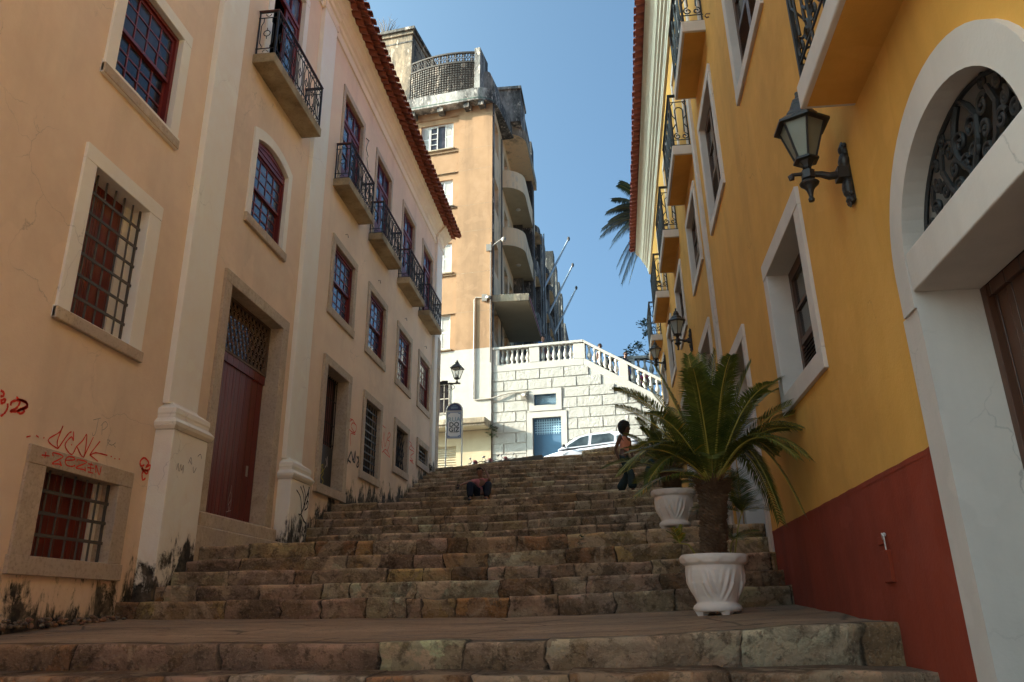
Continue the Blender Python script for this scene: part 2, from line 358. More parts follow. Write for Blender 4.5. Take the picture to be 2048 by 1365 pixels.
def wall_sheet(mb,F,s0,s1,z0,z1,holes,n=0,step=None,depth=.25,ex=0):
    """wall face with rectangular openings (s0,s1,z0,z1[,arch(s)->z]) and a return into each"""
    if ex: holes=[(h[0]-ex,h[1]+ex,h[2]-(ex if len(h)==4 else 0),h[3]+(ex if len(h)==4 else .0),*h[4:]) for h in holes]
    S=sorted({s0,s1,*[h[0] for h in holes],*[h[1] for h in holes]}); Z=sorted({z0,z1,*[h[2] for h in holes],*[h[3] for h in holes]})
    S=[a for a in S if s0<=a<=s1]; Z=[a for a in Z if z0<=a<=z1]
    for a,b in zip(S,S[1:]):
        for c,d in zip(Z,Z[1:]):
            m=((a+b)/2,(c+d)/2)
            if any(h[0]<m[0]<h[1] and h[2]<m[1]<h[3] for h in holes): continue
            mb.quad(F(a,n,c),F(b,n,c),F(b,n,d),F(a,n,d))
    for h in holes:
        if len(h)>4:
            N_=16
            for i in range(N_):
                a=h[0]+(h[1]-h[0])*i/N_; b=h[0]+(h[1]-h[0])*(i+1)/N_
                mb.quad(F(a,n,h[4](a)),F(b,n,h[4](b)),F(b,n,h[3]),F(a,n,h[3]))
                mb.quad(F(a,n,h[4](a)),F(b,n,h[4](b)),F(b,n-depth,h[4](b)),F(a,n-depth,h[4](a)))
        mb.quad(F(h[0],n,h[2]),F(h[0],n,h[3]),F(h[0],n-depth,h[3]),F(h[0],n-depth,h[2]))
        mb.quad(F(h[1],n,h[2]),F(h[1],n,h[3]),F(h[1],n-depth,h[3]),F(h[1],n-depth,h[2]))
        if h[2]>z0: mb.quad(F(h[0],n,h[2]),F(h[1],n,h[2]),F(h[1],n-depth,h[2]),F(h[0],n-depth,h[2]))
        if len(h)==4: mb.quad(F(h[0],n,h[3]),F(h[1],n,h[3]),F(h[1],n-depth,h[3]),F(h[0],n-depth,h[3]))

def sash(F,parent,s0,s1,z0,z1,n,cols,rows,mat,gmat,fw=.05,bar=.022,split=True,depth=.05,top=None):
    """double hung sash: two leaves of cols x rows panes, upper leaf set forward"""
    f=MB(); g=MB(); zm=(z0+z1)/2
    f.rectring(F,(s0,s1,z0,z1),(s0+fw,s1-fw,z0+fw,z1-fw),n-depth,n+.02)
    parts=[(z0+fw,zm,n-.045),(zm-.03,z1-fw,n-.01)] if split else [(z0+fw,z1-fw,n-.02)]
    for a,b,nn in parts:
        f.rectring(F,(s0+fw,s1-fw,a,b),(s0+fw+.04,s1-fw-.04,a+.045,b-.045),nn-.03,nn)
        for i in range(1,cols):
            x=s0+fw+.04+(s1-s0-2*fw-.08)*i/cols; f.box(F,x-bar/2,x+bar/2,nn-.025,nn-.004,a+.045,b-.045)
        for i in range(1,rows):
            z=a+.045+(b-a-.09)*i/rows; f.box(F,s0+fw+.04,s1-fw-.04,nn-.024,nn-.005,z-bar/2,z+bar/2)
        # each pane tilts by a hair, as old glass does
        C=cols; Rr=rows
        for i in range(C):
            for j in range(Rr):
                x0=s0+fw+.04+(s1-s0-2*fw-.08)*i/C; x1=s0+fw+.04+(s1-s0-2*fw-.08)*(i+1)/C
                y0=a+.045+(b-a-.09)*j/Rr; y1=a+.045+(b-a-.09)*(j+1)/Rr
                e=[random.uniform(-.003,.003) for _ in range(3)]
                g.quad(F(x0,nn-.016+e[0],y0),F(x1,nn-.016+e[1],y0),F(x1,nn-.016+e[1]+e[2],y1),F(x0,nn-.016+e[0]+e[2],y1))
    f.build('sash',mat,parent); g.build('glass',gmat,parent)

def surround(F,parent,o,i,mat,name='window',d=.18,p=.035,sill=True,bevel=.007,sillp=.012):
    m=MB(); s0,s1,z0,z1=o; a,b,c,e=i
    # jambs, lintel, sill as four stones butted together
    m.box(F,s0,a,-d,p,c,e); m.box(F,b,s1,-d,p,c,e); m.box(F,s0,s1,-d,p+.004,e,z1)
    m.box(F,s0-(.02 if sill else 0),s1+(.02 if sill else 0),-d,p+(sillp if sill else .003),z0,c)
    return m.build(name,mat,parent,bevel=bevel)

def grille(F,parent,s0,s1,z0,z1,n,nv,nh,mat,r=.011,name='grille'):
    m=MB()
    for i in range(1,nv+1):
        x=s0+(s1-s0)*i/(nv+1); m.tube([F(x,n,z0),F(x,n,z1)],r,6)
    for i in range(1,nh+1):
        z=z0+(z1-z0)*i/(nh+1); m.box(F,s0-.02,s1+.02,n+.006,n+.018,z-.016,z+.016)
    m.box(F,s1-.022,s1+.004,n-.016,n+.006,z0,z1); m.box(F,s0-.004,s0+.014,n-.016,n+.006,z0,z1)
    return m.build(name,mat,parent)

def circ(F,s,z,n,r,k=12,a0=0,a1=2*math.pi): return [F(s+r*math.cos(a0+(a1-a0)*i/k),n,z+r*math.sin(a0+(a1-a0)*i/k)) for i in range(k+1)]
def spiral(F,s,z,n,r,turns,a0,sgn=1,k=18,rin=.2):
    out=[]
    for i in range(k+1):
        t=i/k; rr=r*(1-(1-rin)*t); a=a0+sgn*turns*2*math.pi*t
        out.append(F(s+rr*math.cos(a),n,z+rr*math.sin(a)))
    return out

# ================================================================== CAMERA
f_px=1586.4; p_=R(18.909); r_=R(-.2385); yl=R(6.765)
def camdir(u,v,w):   # right, up, forward in camera -> world
    cu=math.cos(r_)*u+math.sin(r_)*(-v); cv=-math.sin(r_)*u+math.cos(r_)*(-v); xc,zc=cu,-cv
    y=w*math.cos(p_)-zc*math.sin(p_); z=w*math.sin(p_)+zc*math.cos(p_); x=xc
    return V((x*math.cos(yl)-y*math.sin(yl), x*math.sin(yl)+y*math.cos(yl), z))
cam=bpy.data.cameras.new('camera'); co=bpy.data.objects.new('camera',cam); COL.objects.link(co)
rx,ux,bx=camdir(1,0,0),camdir(0,1,0),-camdir(0,0,1)
co.matrix_world=Matrix(((rx.x,ux.x,bx.x,0),(rx.y,ux.y,bx.y,0),(rx.z,ux.z,bx.z,0),(0,0,0,1)))
cam.sensor_width=36; cam.lens=f_px/2048*36; cam.clip_end=2000; cam.clip_start=.05
SC.camera=co

# ================================================================== STAIRS, LANDINGS, STREET
def wallR(y,z): return 1.679+.010785*y-.02839*z
def itp(x,P): return float(np.interp(x,[p[0] for p in P],[p[1] for p in P]))
STEPS=[ # y of the riser, top edge as (x,z)
 (5.40,[(-5.3,-.235),(-4.2,-.195),(-2.4,-.195),(-.73,-.176),(.23,-.141),(1.15,-.075),(1.8,-.06)]),
 (8.42,[(-5.3,.13),(-3.8,.145),(-1.13,.150),(.65,.222),(1.8,.25)]),
 (8.75,[(-5.3,.300),(-3.96,.304),(-1.18,.328),(.68,.378),(1.8,.418)]),
 (9.05,[(-5.3,.455),(-4.1,.468),(-1.22,.488),(.72,.546),(1.8,.617)]),
 (9.35,[(-5.3,.60),(-4.27,.638),(-1.26,.66),(.75,.744),(1.8,.80)]),
 (9.68,[(-5.3,.80),(-3.66,.831),(-1.3,.857),(1.0,.95),(1.85,.985)]),
 (13.4,[(-5.3,1.252),(-1.8,1.304),(.61,1.391),(1.85,1.43)]),
 (13.8,[(-5.3,1.436),(-1.86,1.482),(.64,1.60),(1.85,1.64)]),
 (14.2,[(-5.3,1.62),(-1.91,1.664),(.67,1.764),(1.85,1.81)]),
 (14.6,[(-5.3,1.808),(-1.97,1.855),(.52,1.955),(1.85,2.0)]),
 (15.0,[(-5.3,1.99),(-4.49,2.01),(-2.02,2.046),(.49,2.156),(1.85,2.20)]),
 (20.0,[(-5.3,2.771),(-2.69,2.823),(.19,2.892),(1.9,2.94)]),
 (20.5,[(-5.3,2.989),(-2.76,3.066),(.14,3.143),(1.9,3.19)]),
 (21.0,[(-5.3,3.205),(-2.83,3.272),(.15,3.337),(1.9,3.38)]),
 (21.5,[(-5.3,3.385),(-2.9,3.485),(.16,3.537),(1.9,3.58)]),
 (22.0,[(-5.3,3.566),(-2.96,3.680),(.16,3.743),(1.9,3.79)]),
 (22.6,[(-5.3,3.776),(-3.04,3.905),(.18,3.973),(1.9,4.02)]),
 (23.2,[(-5.3,3.975),(-3.13,4.115),(.19,4.21),(1.9,4.27)]),
 (23.8,[(-5.3,4.197),(-3.21,4.35),(.2,4.454),(1.9,4.52)]),
 (24.4,[(-2.0,4.56),(.21,4.714),(1.9,4.80)]),
 (25.0,[(-.75,4.86),(.22,4.975),(1.9,5.08)])]
STREET=[(-40,-.6),(-12,3.25),(-5.3,4.200),(-3.5,4.405),(-2.25,4.555),(-.71,4.69),(.22,4.985),(1.9,5.20),(12,6.3),(40,9.5)]
PAL=[(0.742, 0.432, 0.249), (0.812, 0.443, 0.212), (0.661, 0.405, 0.265), (0.858, 0.513, 0.286), (0.684, 0.437, 0.307), (0.777, 0.481, 0.302), (0.534, 0.27, 0.127), (0.766, 0.378, 0.148), (0.882, 0.551, 0.35)]
def step_strip(mb,y,top,bot,x0,x1,tread,res,seed,amp=1.0,lmin=.28,lmax=1.05):
    rnd=random.Random(seed)
    # block boundaries
    xs=[x0]; 
    while xs[-1]<x1: xs.append(xs[-1]+rnd.uniform(lmin,lmax)*(1.0 if rnd.random()>.2 else .45))
    xs[-1]=x1+.02
    blocks=[(rnd.choice(PAL),rnd.uniform(-.016,.016)*amp,rnd.uniform(-.010,.008)*amp,rnd.uniform(.72,1.22),rnd.uniform(.008,.020)) for _ in xs]
    cols=[]
    for b in range(len(xs)-1):
        a,c=xs[b],xs[b+1]; g=.011
        cols.append((a,None,b)); cols.append((a+g,b,b))
        n=max(1,int((c-a-2*g)/res))
        for i in range(1,n): cols.append((a+g+(c-a-2*g)*i/n,b,b))
        cols.append((c-g,b,b))
    cols.append((xs[-1],None,len(xs)-2))
    prof=[0,.12,.3,.5,.7,.86,'r','e','t1','t2','t3']
    vs=[];cl=[]
    for (x,b,bi) in cols:
        bc,by,bz,bs,rad=blocks[bi]
        zt=itp(x,top)+bz*(1 if b is not None else .3)+noise.noise(V((x*.7,y*2,7)))*.012*amp; zb=bot(x)-.03; h=zt-zb
        jy=.013 if b is None else 0; jz=.007 if b is None else 0
        for q in prof:
            if q=='r': yy,zz=.002,zt-rad
            elif q=='e': yy,zz=rad*.45,zt-rad*.28
            elif q=='t1': yy,zz=rad*1.25,zt
            elif q=='t2': yy,zz=.14,zt+.001
            elif q=='t3': yy,zz=tread,zt+.002
            else: yy,zz=-.004*math.sin(q*3),zb+(h-rad)*q
            if q in('r','e','t1','t2'): zz-=jz
            if q!='t3': yy+=by+jy*(1 if q not in('t2',) else .3)
            nx=noise.noise(V((x*2.3,zz*7+y*3,y*1.7)))*.5+noise.noise(V((x*7,zz*16,y*2.1)))*.5
            chip=max(0,noise.noise(V((x*3.1+9,y*5,zz*9)))-.25)*.07*(1 if q in('r','e','t1',.86) else .25)
            yy+=nx*.020*amp+chip*amp; zz+= (noise.noise(V((x*1.9,y*4,3)))*.010+noise.noise(V((x*6,y*4,8)))*.006)*amp*(0 if q in(0,) else 1) - (chip*.5*amp if q in('e','t1') else 0)
            xx=x+(noise.noise(V((x*.9+bi*3.1,zz*9,y)))*.045+noise.noise(V((x*2,zz*25,y)))*.012 if x0+.05<x<x1-.05 else 0)
            vs.append((xx,y+yy,zz))
            k=bs*(.9+.2*noise.noise(V((x*4,zz*9,y))))
            if b is None: c3=(.045,.032,.02)
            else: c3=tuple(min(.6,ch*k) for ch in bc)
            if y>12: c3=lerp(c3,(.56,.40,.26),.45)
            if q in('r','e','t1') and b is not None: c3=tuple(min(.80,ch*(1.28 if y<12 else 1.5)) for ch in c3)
            if y>12 and q in(0,.12,.3): c3=tuple(ch*(.45 if q==0 else .6 if q==.12 else .8) for ch in c3)  # far riser feet darkened in the colour as a painted shadow line
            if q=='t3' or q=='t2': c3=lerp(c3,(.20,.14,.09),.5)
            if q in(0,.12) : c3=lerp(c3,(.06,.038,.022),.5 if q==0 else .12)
            cl.append(c3)
    k=len(prof); n=len(cols)
    o=len(mb.v); mb.v+=vs; mb.c+=cl; mb.hascol=True
    mb.f+= [(o+i*k+j,o+(i+1)*k+j,o+(i+1)*k+j+1,o+i*k+j+1) for i in range(n-1) for j in range(k-1)]
st=MB()
def tread_after(i): 
    y=STEPS[i][0]; return min(.6,STEPS[i+1][0]-y) if i+1<len(STEPS) else .4
LANDS=[(0,1,.17),(5,6,.185),(10,11,.165)]
BASES={1:[(-5.3,-.045),(-3.8,-.049),(-1.13,-.038),(.63,.012),(1.8,.072)]}
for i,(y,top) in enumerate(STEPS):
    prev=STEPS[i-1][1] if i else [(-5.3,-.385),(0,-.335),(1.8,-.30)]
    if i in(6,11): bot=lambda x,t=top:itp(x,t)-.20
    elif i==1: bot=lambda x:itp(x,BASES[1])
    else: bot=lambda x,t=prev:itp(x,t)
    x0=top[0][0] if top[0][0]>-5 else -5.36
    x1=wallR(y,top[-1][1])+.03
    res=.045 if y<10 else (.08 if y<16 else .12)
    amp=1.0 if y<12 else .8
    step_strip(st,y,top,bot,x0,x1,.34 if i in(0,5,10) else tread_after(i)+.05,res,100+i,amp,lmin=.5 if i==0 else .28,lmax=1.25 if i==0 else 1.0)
# steps below, down towards the photographer and past the arch
yy=4.9; zz=-.335
for j in range(7):
    T=[(-5.4,zz-.05),(0,zz),(1.8,zz+.03)]
    step_strip(st,yy,T,(lambda x,t=T:itp(x,t)-.185),-5.36,1.75,.62,.06 if j==0 else .15,300+j,1.0,.5,1.3)
    yy-=.5; zz-=.17
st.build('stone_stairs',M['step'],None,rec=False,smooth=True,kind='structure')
def sheet(mb,x0,x1,y0,y1,z,res,col=None,am=.006):
    nx=max(1,int((x1-x0)/res)); ny=max(1,int((y1-y0)/res)); o=len(mb.v)
    for j in range(ny+1):
        for i in range(nx+1):
            x=x0+(x1-x0)*i/nx; y=y0+(y1-y0)*j/ny
            mb.v.append((x,y,z(x,y)+noise.noise(V((x*1.1,y*1.7,1)))*am*2+noise.noise(V((x*4,y*6,5)))*am)); mb.c.append((1,1,1))
    mb.f+= [(o+j*(nx+1)+i,o+j*(nx+1)+i+1,o+(j+1)*(nx+1)+i+1,o+(j+1)*(nx+1)+i) for j in range(ny) for i in range(nx)]
ld=MB()
for a,b,h in LANDS:
    ya,ta=STEPS[a]; yb,tb=STEPS[b]
    base=(lambda x:itp(x,BASES[1])) if b==1 else (lambda x,t=tb:itp(x,t)-.19)
    def zf(x,y,ya=ya+.30,yb=yb,ta=ta,base=base): 
        t=(y-ya)/(yb-ya); return itp(x,ta)*(1-t)+base(x)*t-.004
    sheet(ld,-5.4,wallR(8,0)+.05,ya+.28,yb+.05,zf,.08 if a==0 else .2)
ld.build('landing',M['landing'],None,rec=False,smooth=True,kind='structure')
sr=MB()
XE=[-40,-20,-9,-5.36,-4.5,-3.5,-2.9,-2.25,-1.95,-1.94,-1.4,-.71,-.66,-.3,.22,1,1.95,3,6,15,40]
edge=lambda x:24.1 if x<=-1.945 else (24.72 if x<=-.69 else 25.3)
rows=[]
for x in XE:
    z=itp(x,STREET)
    rows.append([(x,edge(x),z-.7),(x,edge(x),z),(x,27,z),(x,31.5+.0,z+.02),(x,60,z+.2)])
for a,b in zip(rows,rows[1:]):
    for j in range(4): sr.quad(a[j],b[j],b[j+1],a[j+1])
sr.build('cross_street',M['asphalt'],None,kind='structure')
gr=MB(); gr.quad((-600,-600,-1.55),(600,-600,-1.55),(600,1500,-1.55),(-600,1500,-1.55)); gr.build('ground',M['asphalt'],None,kind='structure')
# stone strip at the wall foot below the pot, chips of rubble at the left wall
rb=MB(); rnd=random.Random(5)
for i in range(130):
    y=rnd.uniform(6.6,8.6); t=(y-6.6)/2; x=-5.28+rnd.uniform(0,.06+.13*t); r=rnd.uniform(.008,.030)*(1+.3*t)
    rb.ball((x,y,-.10+.05*t+rnd.uniform(-.02,.05)),r,6,(1,rnd.uniform(.8,1.5),.7))
tag(rb.build('rubble',stone('rubble_mortar',(.36,.28,.20),(.09,.06,.04),(.34,.15,.07),1,3),None,rec=False),'crumbling mortar and brick rubble along the foot of the peach wall','rubble',kind='stuff')

# ================================================================== LEFT BUILDING
LB=thing('peach_building','long peach building with dark red windows, cream pilasters and iron balconies on the left','building',(-5.3,24,4.2))
HL=[(6.84,7.90,2.86,4.55),(6.92,8.12,.50,1.34),(6.83,8.03,5.76,7.16),(10.05,11.93,1.26,4.52),
    (10.03,11.95,5.6,5.72),(10.38,11.60,8.45,11.0),(14.13,15.42,2.26,4.57)]
WINL=[13.95,16.45,19.07,21.50]
archL=lambda s:7.18+.14*max(0,1-((s-10.98)/.66)**2)
HL=[(6.84,7.90,2.86,4.55),(6.92,8.12,.50,1.34),(6.83,8.03,5.76,7.16),(10.05,11.93,1.26,4.52),(10.36,11.60,5.76,7.34,archL),(10.36,11.62,8.42,11.0),(14.13,15.42,2.26,4.57)]
for s in WINL: HL.append((s+.16,s+1.46,5.74,7.14))
for s,z0,z1 in ((16.55,2.92,4.56),(19.2,3.48,4.56),(21.66,4.07,4.56)): HL.append((s+.16,s+1.36 if s<19 else s+1.34,z0,z1))
for s in WINL: HL.append((s+.12,s+1.42,8.42,10.74))
HL.append((6.83,8.05,8.9,10.9))
w=MB(); 
wall_sheet(w,PL,-1,24.1,-1.6,12.2,HL,depth=.12,ex=.03)
w.quad(PL(24.1,0,-1.6),PL(24.1,0,12.2),PL(24.1,-9,12.2),PL(24.1,-9,-1.6)); w.quad(PL(-1,0,-1.6),PL(-1,0,12.2),PL(-1,-9,12.2),PL(-1,-9,-1.6))
w.quad(PL(-1,-9,-1.6),PL(-1,-9,12.2),PL(24.1,-9,12.2),PL(24.1,-9,-1.6))
w.build('wall',M['peach'],LB,rec=False)
d=MB()
d.quad(PL(-1,-.6,-1),PL(-1,-.6,12),PL(24,-.6,12),PL(24,-.6,-1)); d.build('room_shade_sheet',M['darkin'],LB,rec=False)
# pilasters
def pilaster(s0,s1,z0,zp,plinth=True):
    m=MB(); m.box(PL,s0,s1,-.01,.085,zp,11.62); o=m.build('pilaster',M['cream'],LB,bevel=.012)
    if plinth:
        m=MB(); a,b=s0-.04,s1+.05
        # plinth block on a fine grid so the battered plaster reads
        m.box(PL,a-.02,b+.02,-.01,.235,z0,zp-.34)
        prof=[(0,zp-.34),(.245,zp-.34),(.275,zp-.30),(.285,zp-.26),(.25,zp-.22),(.225,zp-.2),(.225,zp-.16),(.235,zp-.14),(.23,zp-.08),(.17,zp-.04),(.12,zp-.01),(.10,zp+.02),(0,zp+.02)]
        vs=[]
        for (n,z) in prof:
            e=max(0,n-.235)+.03 if n>.1 else .0
            e=(n-.235)+.03
            vs.append((e,n,z))
        k=len(vs); A=[PL(a-e,n,z) for e,n,z in vs]; B=[PL(b+e,n,z) for e,n,z in vs]; A0=[PL(a-e,0,z) for e,n,z in vs]; B0=[PL(b+e,0,z) for e,n,z in vs]
        for i in range(k-1):
            m.quad(A[i],B[i],B[i+1],A[i+1]); m.quad(A0[i],A[i],A[i+1],A0[i+1]); m.quad(B[i],B0[i],B0[i+1],B[i+1])
        m.build('plinth',M['cream'],o,bevel=.012)
pilaster(8.75,9.45,-.5,2.42); pilaster(12.42,13.12,.3,2.42); pilaster(23.30,24.12,3.4,3.6,False)
pilaster(4.2,4.9,-1.5,2.42)
# quoin stones at the lower end corner
q=MB(); z=3.9
while z<8.2:
    h=random.uniform(.42,.7); q.box(PL,23.72,24.14,-.02,.10,z,z+h-.012); z+=h
q.build('corner_quoin',M['stone'],LB,bevel=.01)
# cornice: extruded profile, broken forward over the pilasters
CP=[(0,11.56),(.035,11.56),(.045,11.60),(.045,11.66),(.02,11.68),(.02,11.80),(.06,11.82),(.075,11.90),(.13,11.93),(.135,11.97),(.19,12.03),(.245,12.06),(.25,12.10),(.30,12.13),(.305,12.17),(0,12.19)]
c=MB(); c.extr(PL,CP,-1.05,24.2)
for a,b in((8.70,9.50),(12.37,13.17),(23.25,24.26),(4.15,4.95)): c.extr(PL,[(n+.06 if n>0 else n,z+.001) for n,z in CP],a,b)
c.build('cornice',M['cream_clean'],LB)
def barrel(mb,F,s,n0,z0,n1,z1,r0,r1,up=True,k=6):
    vs=[]
    for (n,z,r) in((n0,z0,r0),(n1,z1,r1)):
        for t in(1,.86):
            for i in range(k+1):
                a=math.pi*i/k; vs.append(F(s-r*t*math.cos(a),n,z+(r*t*math.sin(a)*(1 if up else -1))*.75))
    q=k+1; fs=[]
    for i in range(k): fs+= [(i,i+1,2*q+i+1,2*q+i),(q+i,3*q+i,3*q+i+1,q+i+1),(i,q+i,q+i+1,i+1),(2*q+i,2*q+i+1,3*q+i+1,3*q+i)]
    fs+= [(0,2*q,3*q,q),(k,q+k,3*q+k,2*q+k)]
    mb.add(vs,fs)
t=MB(); s=-.9; i=0
while s<24.2:
    j=random.uniform(-.01,.01)
    barrel(t,PL,s,.66+j,12.19,.02,12.40,.115,.10,False)          # channel tiles seen from below
    barrel(t,PL,s+.125,.69-j,12.24,.02,12.47,.095,.085,True)      # cover tiles
    barrel(t,PL,s,.50+j,12.155,.02,12.30,.112,.10,False)
    s+=.25; i+=1
# plain tiled slope behind the eave and far slope
slope=MB()
for k in range(0,101):
    s0=-1+.25*k
    slope.quad(PL(s0,.1,12.43),PL(s0+.125,.1,12.50),PL(s0+.125,-4.6,13.98),PL(s0,-4.6,13.91)); slope.quad(PL(s0+.125,.1,12.50),PL(s0+.25,.1,12.43),PL(s0+.25,-4.6,13.91),PL(s0+.125,-4.6,13.98))
slope.quad(PL(-1,-4.6,13.95),PL(24.2,-4.6,13.95),PL(24.2,-9.3,12.3),PL(-1,-9.3,12.3))
slope.quad(PL(24.2,.1,12.45),PL(24.2,-4.6,13.95),PL(24.2,-9.3,12.3)); slope.quad(PL(-1,.1,12.45),PL(-1,-4.6,13.95),PL(-1,-9.3,12.3)); slope.box(PL,10.0,24.1,-5.2,-4.6,13.2,15.0)  # last box: unseen block added behind the ridge to shade the opposite cornice
t.v; o=len(t.v); t.v+=slope.v; t.f+=[tuple(a+o for a in f) for f in slope.f]; t.c+=slope.c
t.build('roof',M['tile'],LB,rec=False)
# --- near mid window: white surround, grey grille, red boards
def boards(F,parent,s0,s1,z0,z1,n,mat=None,name='shutter'):
    m=MB(); k=4; w_=(s1-s0)/k
    for i in range(k): m.box(F,s0+w_*i+.003,s0+w_*(i+1)-.003,n-.03,n,z0,z1)
    m.box(F,s0,s1,n-.05,n-.032,z0,z1)
    m.build(name,mat or M['planks2'],parent,bevel=.003)
o=surround(PL,LB,(6.65,8.13,2.74,4.72),(6.85,7.88,2.87,4.54),M['wframe'],sill=True,d=.24,p=.03)
m=MB(); m.box(PL,6.63,8.15,.0,.052,2.735,2.862); m.build('sill',M['stone'],o,bevel=.01)
boards(PL,o,6.86,7.72,2.88,4.53,-.20); lin=MB(); lin.box(PL,7.72,7.885,-.26,-.18,2.86,4.55); lin.build('lining',M['wframe'],o); grille(PL,o,6.86,7.87,2.87,4.54,-.08,5,6,M['grille'])
# --- basement window: stone surround
o=surround(PL,LB,(6.67,8.35,.34,1.50),(6.93,8.11,.51,1.33),M['stone'],d=.22,p=.03)
boards(PL,o,6.94,7.98,.51,1.33,-.19); lin=MB(); lin.box(PL,7.98,8.115,-.25,-.17,.50,1.34); lin.build('lining',M['wframe'],o); grille(PL,o,6.94,8.10,.51,1.33,-.08,5,3,M['grille'])
# --- upper near window
o=surround(PL,LB,(6.66,8.20,5.60,7.32),(6.84,8.02,5.77,7.15),M['wframe'],d=.16,p=.03)
m=MB(); m.box(PL,6.64,8.22,0,.052,5.605,5.73); m.build('sill',M['stone'],o,bevel=.01)
sash(PL,o,6.85,8.01,5.78,7.14,-.06,4,3,M['redwood'],M['glass'])
# --- second floor near (mostly outside the frame)
o=surround(PL,LB,(6.66,8.22,8.75,11.0),(6.84,8.04,8.91,10.89),M['wframe'],d=.16,p=.03); sash(PL,o,6.85,8.03,8.92,10.88,-.06,4,3,M['redwood'],M['glass'])
# --- arched window between pilasters
def archpts(c0,hw,z0,zs,rise,k=12): return [(c0-hw,z0)]+[(c0-hw+2*hw*i/k,zs+rise*(1-(2*i/k-1)**2)) for i in range(k+1)]+[(c0+hw,z0)]
m=MB(); m.ring(PL,archpts(10.98,.765,5.66,7.30,.17),archpts(10.98,.615,5.66,7.16,.13),-.16,.03)
o=m.build('window',M['wframe'],LB,bevel=.006)
m=MB(); m.box(PL,10.20,11.76,-.16,.052,5.64,5.79); m.build('sill',M['stone'],o,bevel=.01)
sash(PL,o,10.37,11.59,5.80,7.06,-.06,4,3,M['redwood'],M['glass_blue'])
m=MB(); pts=archpts(10.98,.612,7.05,7.155,.128); m.poly(PL,pts,-.10,-.045); m.ring(PL,archpts(10.98,.52,7.08,7.14,.09),archpts(10.98,.47,7.10,7.13,.06),-.05,-.03); m.build('arch_panel',M['redwood'],o)
# --- main door
o=surround(PL,LB,(9.84,12.17,1.22,4.69),(10.05,11.93,1.27,4.51),M['stone'],name='door_frame',d=.24,p=.04,sill=False)
m=MB(); 
for i in range(9): 
    a=10.05+1.88*i/9; m.box(PL,a+.004,a+1.88/9-.004,-.26,-.215,1.28,3.52)
m.box(PL,10.05,11.93,-.26,-.19,3.52,3.66); dr=m.build('door',M['planks'],o,bevel=.004)
m=MB()
for r_i in range(6):
    for c_i in range(14):
        s_=10.12+c_i*.135; z_=3.74+r_i*.135
        if r_i%2: s_+=.067
        if s_>11.9 or z_>4.48: continue
        m.tube(circ(PL,s_,z_,-.2,.062,8),.008,4)
        m.tube([PL(s_,-.2,z_-.06),PL(s_+.067,-.2,z_+.075)],.006,4); m.tube([PL(s_,-.2,z_-.06),PL(s_-.067,-.2,z_+.075)],.006,4)
m.rectring(PL,(10.05,11.93,3.66,4.51),(10.09,11.89,3.69,4.48),-.23,-.18); m.build('transom_grille',plain('brown_iron_lattice',(.13,.075,.045),.7),o)
m=MB(); m.quad(PL(10.05,-.26,3.66),PL(11.93,-.26,3.66),PL(11.93,-.26,4.51),PL(10.05,-.26,4.51)); m.build('transom_glass',M['glass_brown'],o)
m=MB(); m.box(PL,11.62,11.68,-.215,-.205,2.0,2.16); m.build('lock_plate',M['pvc'],o)
# threshold steps of the main door
m=MB(); m.box(PL,9.50,12.30,-.02,.20,.6,1.06); m.box(PL,9.78,12.22,-.02,.12,1.06,1.25); o=m.build('threshold',M['stone'],LB,bevel=.02)
# --- repeated mid windows
for k_,s0 in enumerate(WINL):
    o=surround(PL,LB,(s0,s0+1.62,5.58,7.30),(s0+.17,s0+1.45,5.75,7.13),M['stone'],d=.14,p=.03)
    sash(PL,o,s0+.18,s0+1.44,5.76,7.12,-.05,4,3,M['redwood'],M['glass_blue'] if k_!=3 else glass('curtained_window_glass',(.10,.09,.075),(.34,.32,.28),.12))
# --- ground openings
o=surround(PL,LB,(13.95,15.62,2.10,4.73),(14.14,15.41,2.27,4.56),M['stone'],name='door_frame',d=.24,p=.05,sill=True,sillp=.02)
m=MB()
for a,b in((14.14,14.77),(14.78,15.41)): m.box(PL,a,b,-.24,-.2,2.28,3.15)
m.build('door_panel',M['black'],o,bevel=.004)
m=MB()
for i in range(12): m.tube([PL(14.18+i*.11,-.2,3.15),PL(14.18+i*.11,-.2,4.56)],.011,5)
for z in(3.2,3.6,4.1,4.5): m.box(PL,14.14,15.41,-.215,-.205,z,z+.02)
m.build('bars',M['iron'],o); boards(PL,o,14.14,15.41,3.1,4.56,-.27,M['redwood'],'inner_door')
for (s0,z0,nv,nh,lat,ww) in ((16.55,2.76,5,9,False,1.5),(19.2,3.33,0,0,True,1.5),(21.66,3.92,4,3,False,1.48)):
    o=surround(PL,LB,(s0,s0+ww,z0,4.72),(s0+.17,s0+ww-.17,z0+.17,4.55),M['stone'],d=.2,p=.04)
    if lat:
        m=MB(); a,b,c_,e=s0+.17,s0+ww-.17,z0+.17,4.55
        for i in range(-6,8):
            for sg in(1,-1):
                x=a+i*.2; p=[(x,c_),(x+sg*(e-c_)*.62,e)]
                q=[]
                for j in range(13):
                    tt=j/12; xx=p[0][0]+(p[1][0]-p[0][0])*tt
                    if a<=xx<=b: q.append(PL(xx,-.06,c_+(e-c_)*tt))
                m.tube(q,.012,4)
        m.build('grille',M['iron'],o)
    else: grille(PL,o,s0+.17,s0+ww-.17,z0+.17,4.55,-.06,nv,nh,M['iron'],.013)
    m=MB(); m.quad(PL(s0+.17,-.19,z0+.17),PL(s0+ww-.17,-.19,z0+.17),PL(s0+ww-.17,-.19,4.55),PL(s0+.17,-.19,4.55)); m.build('glass',M['glass'],o)
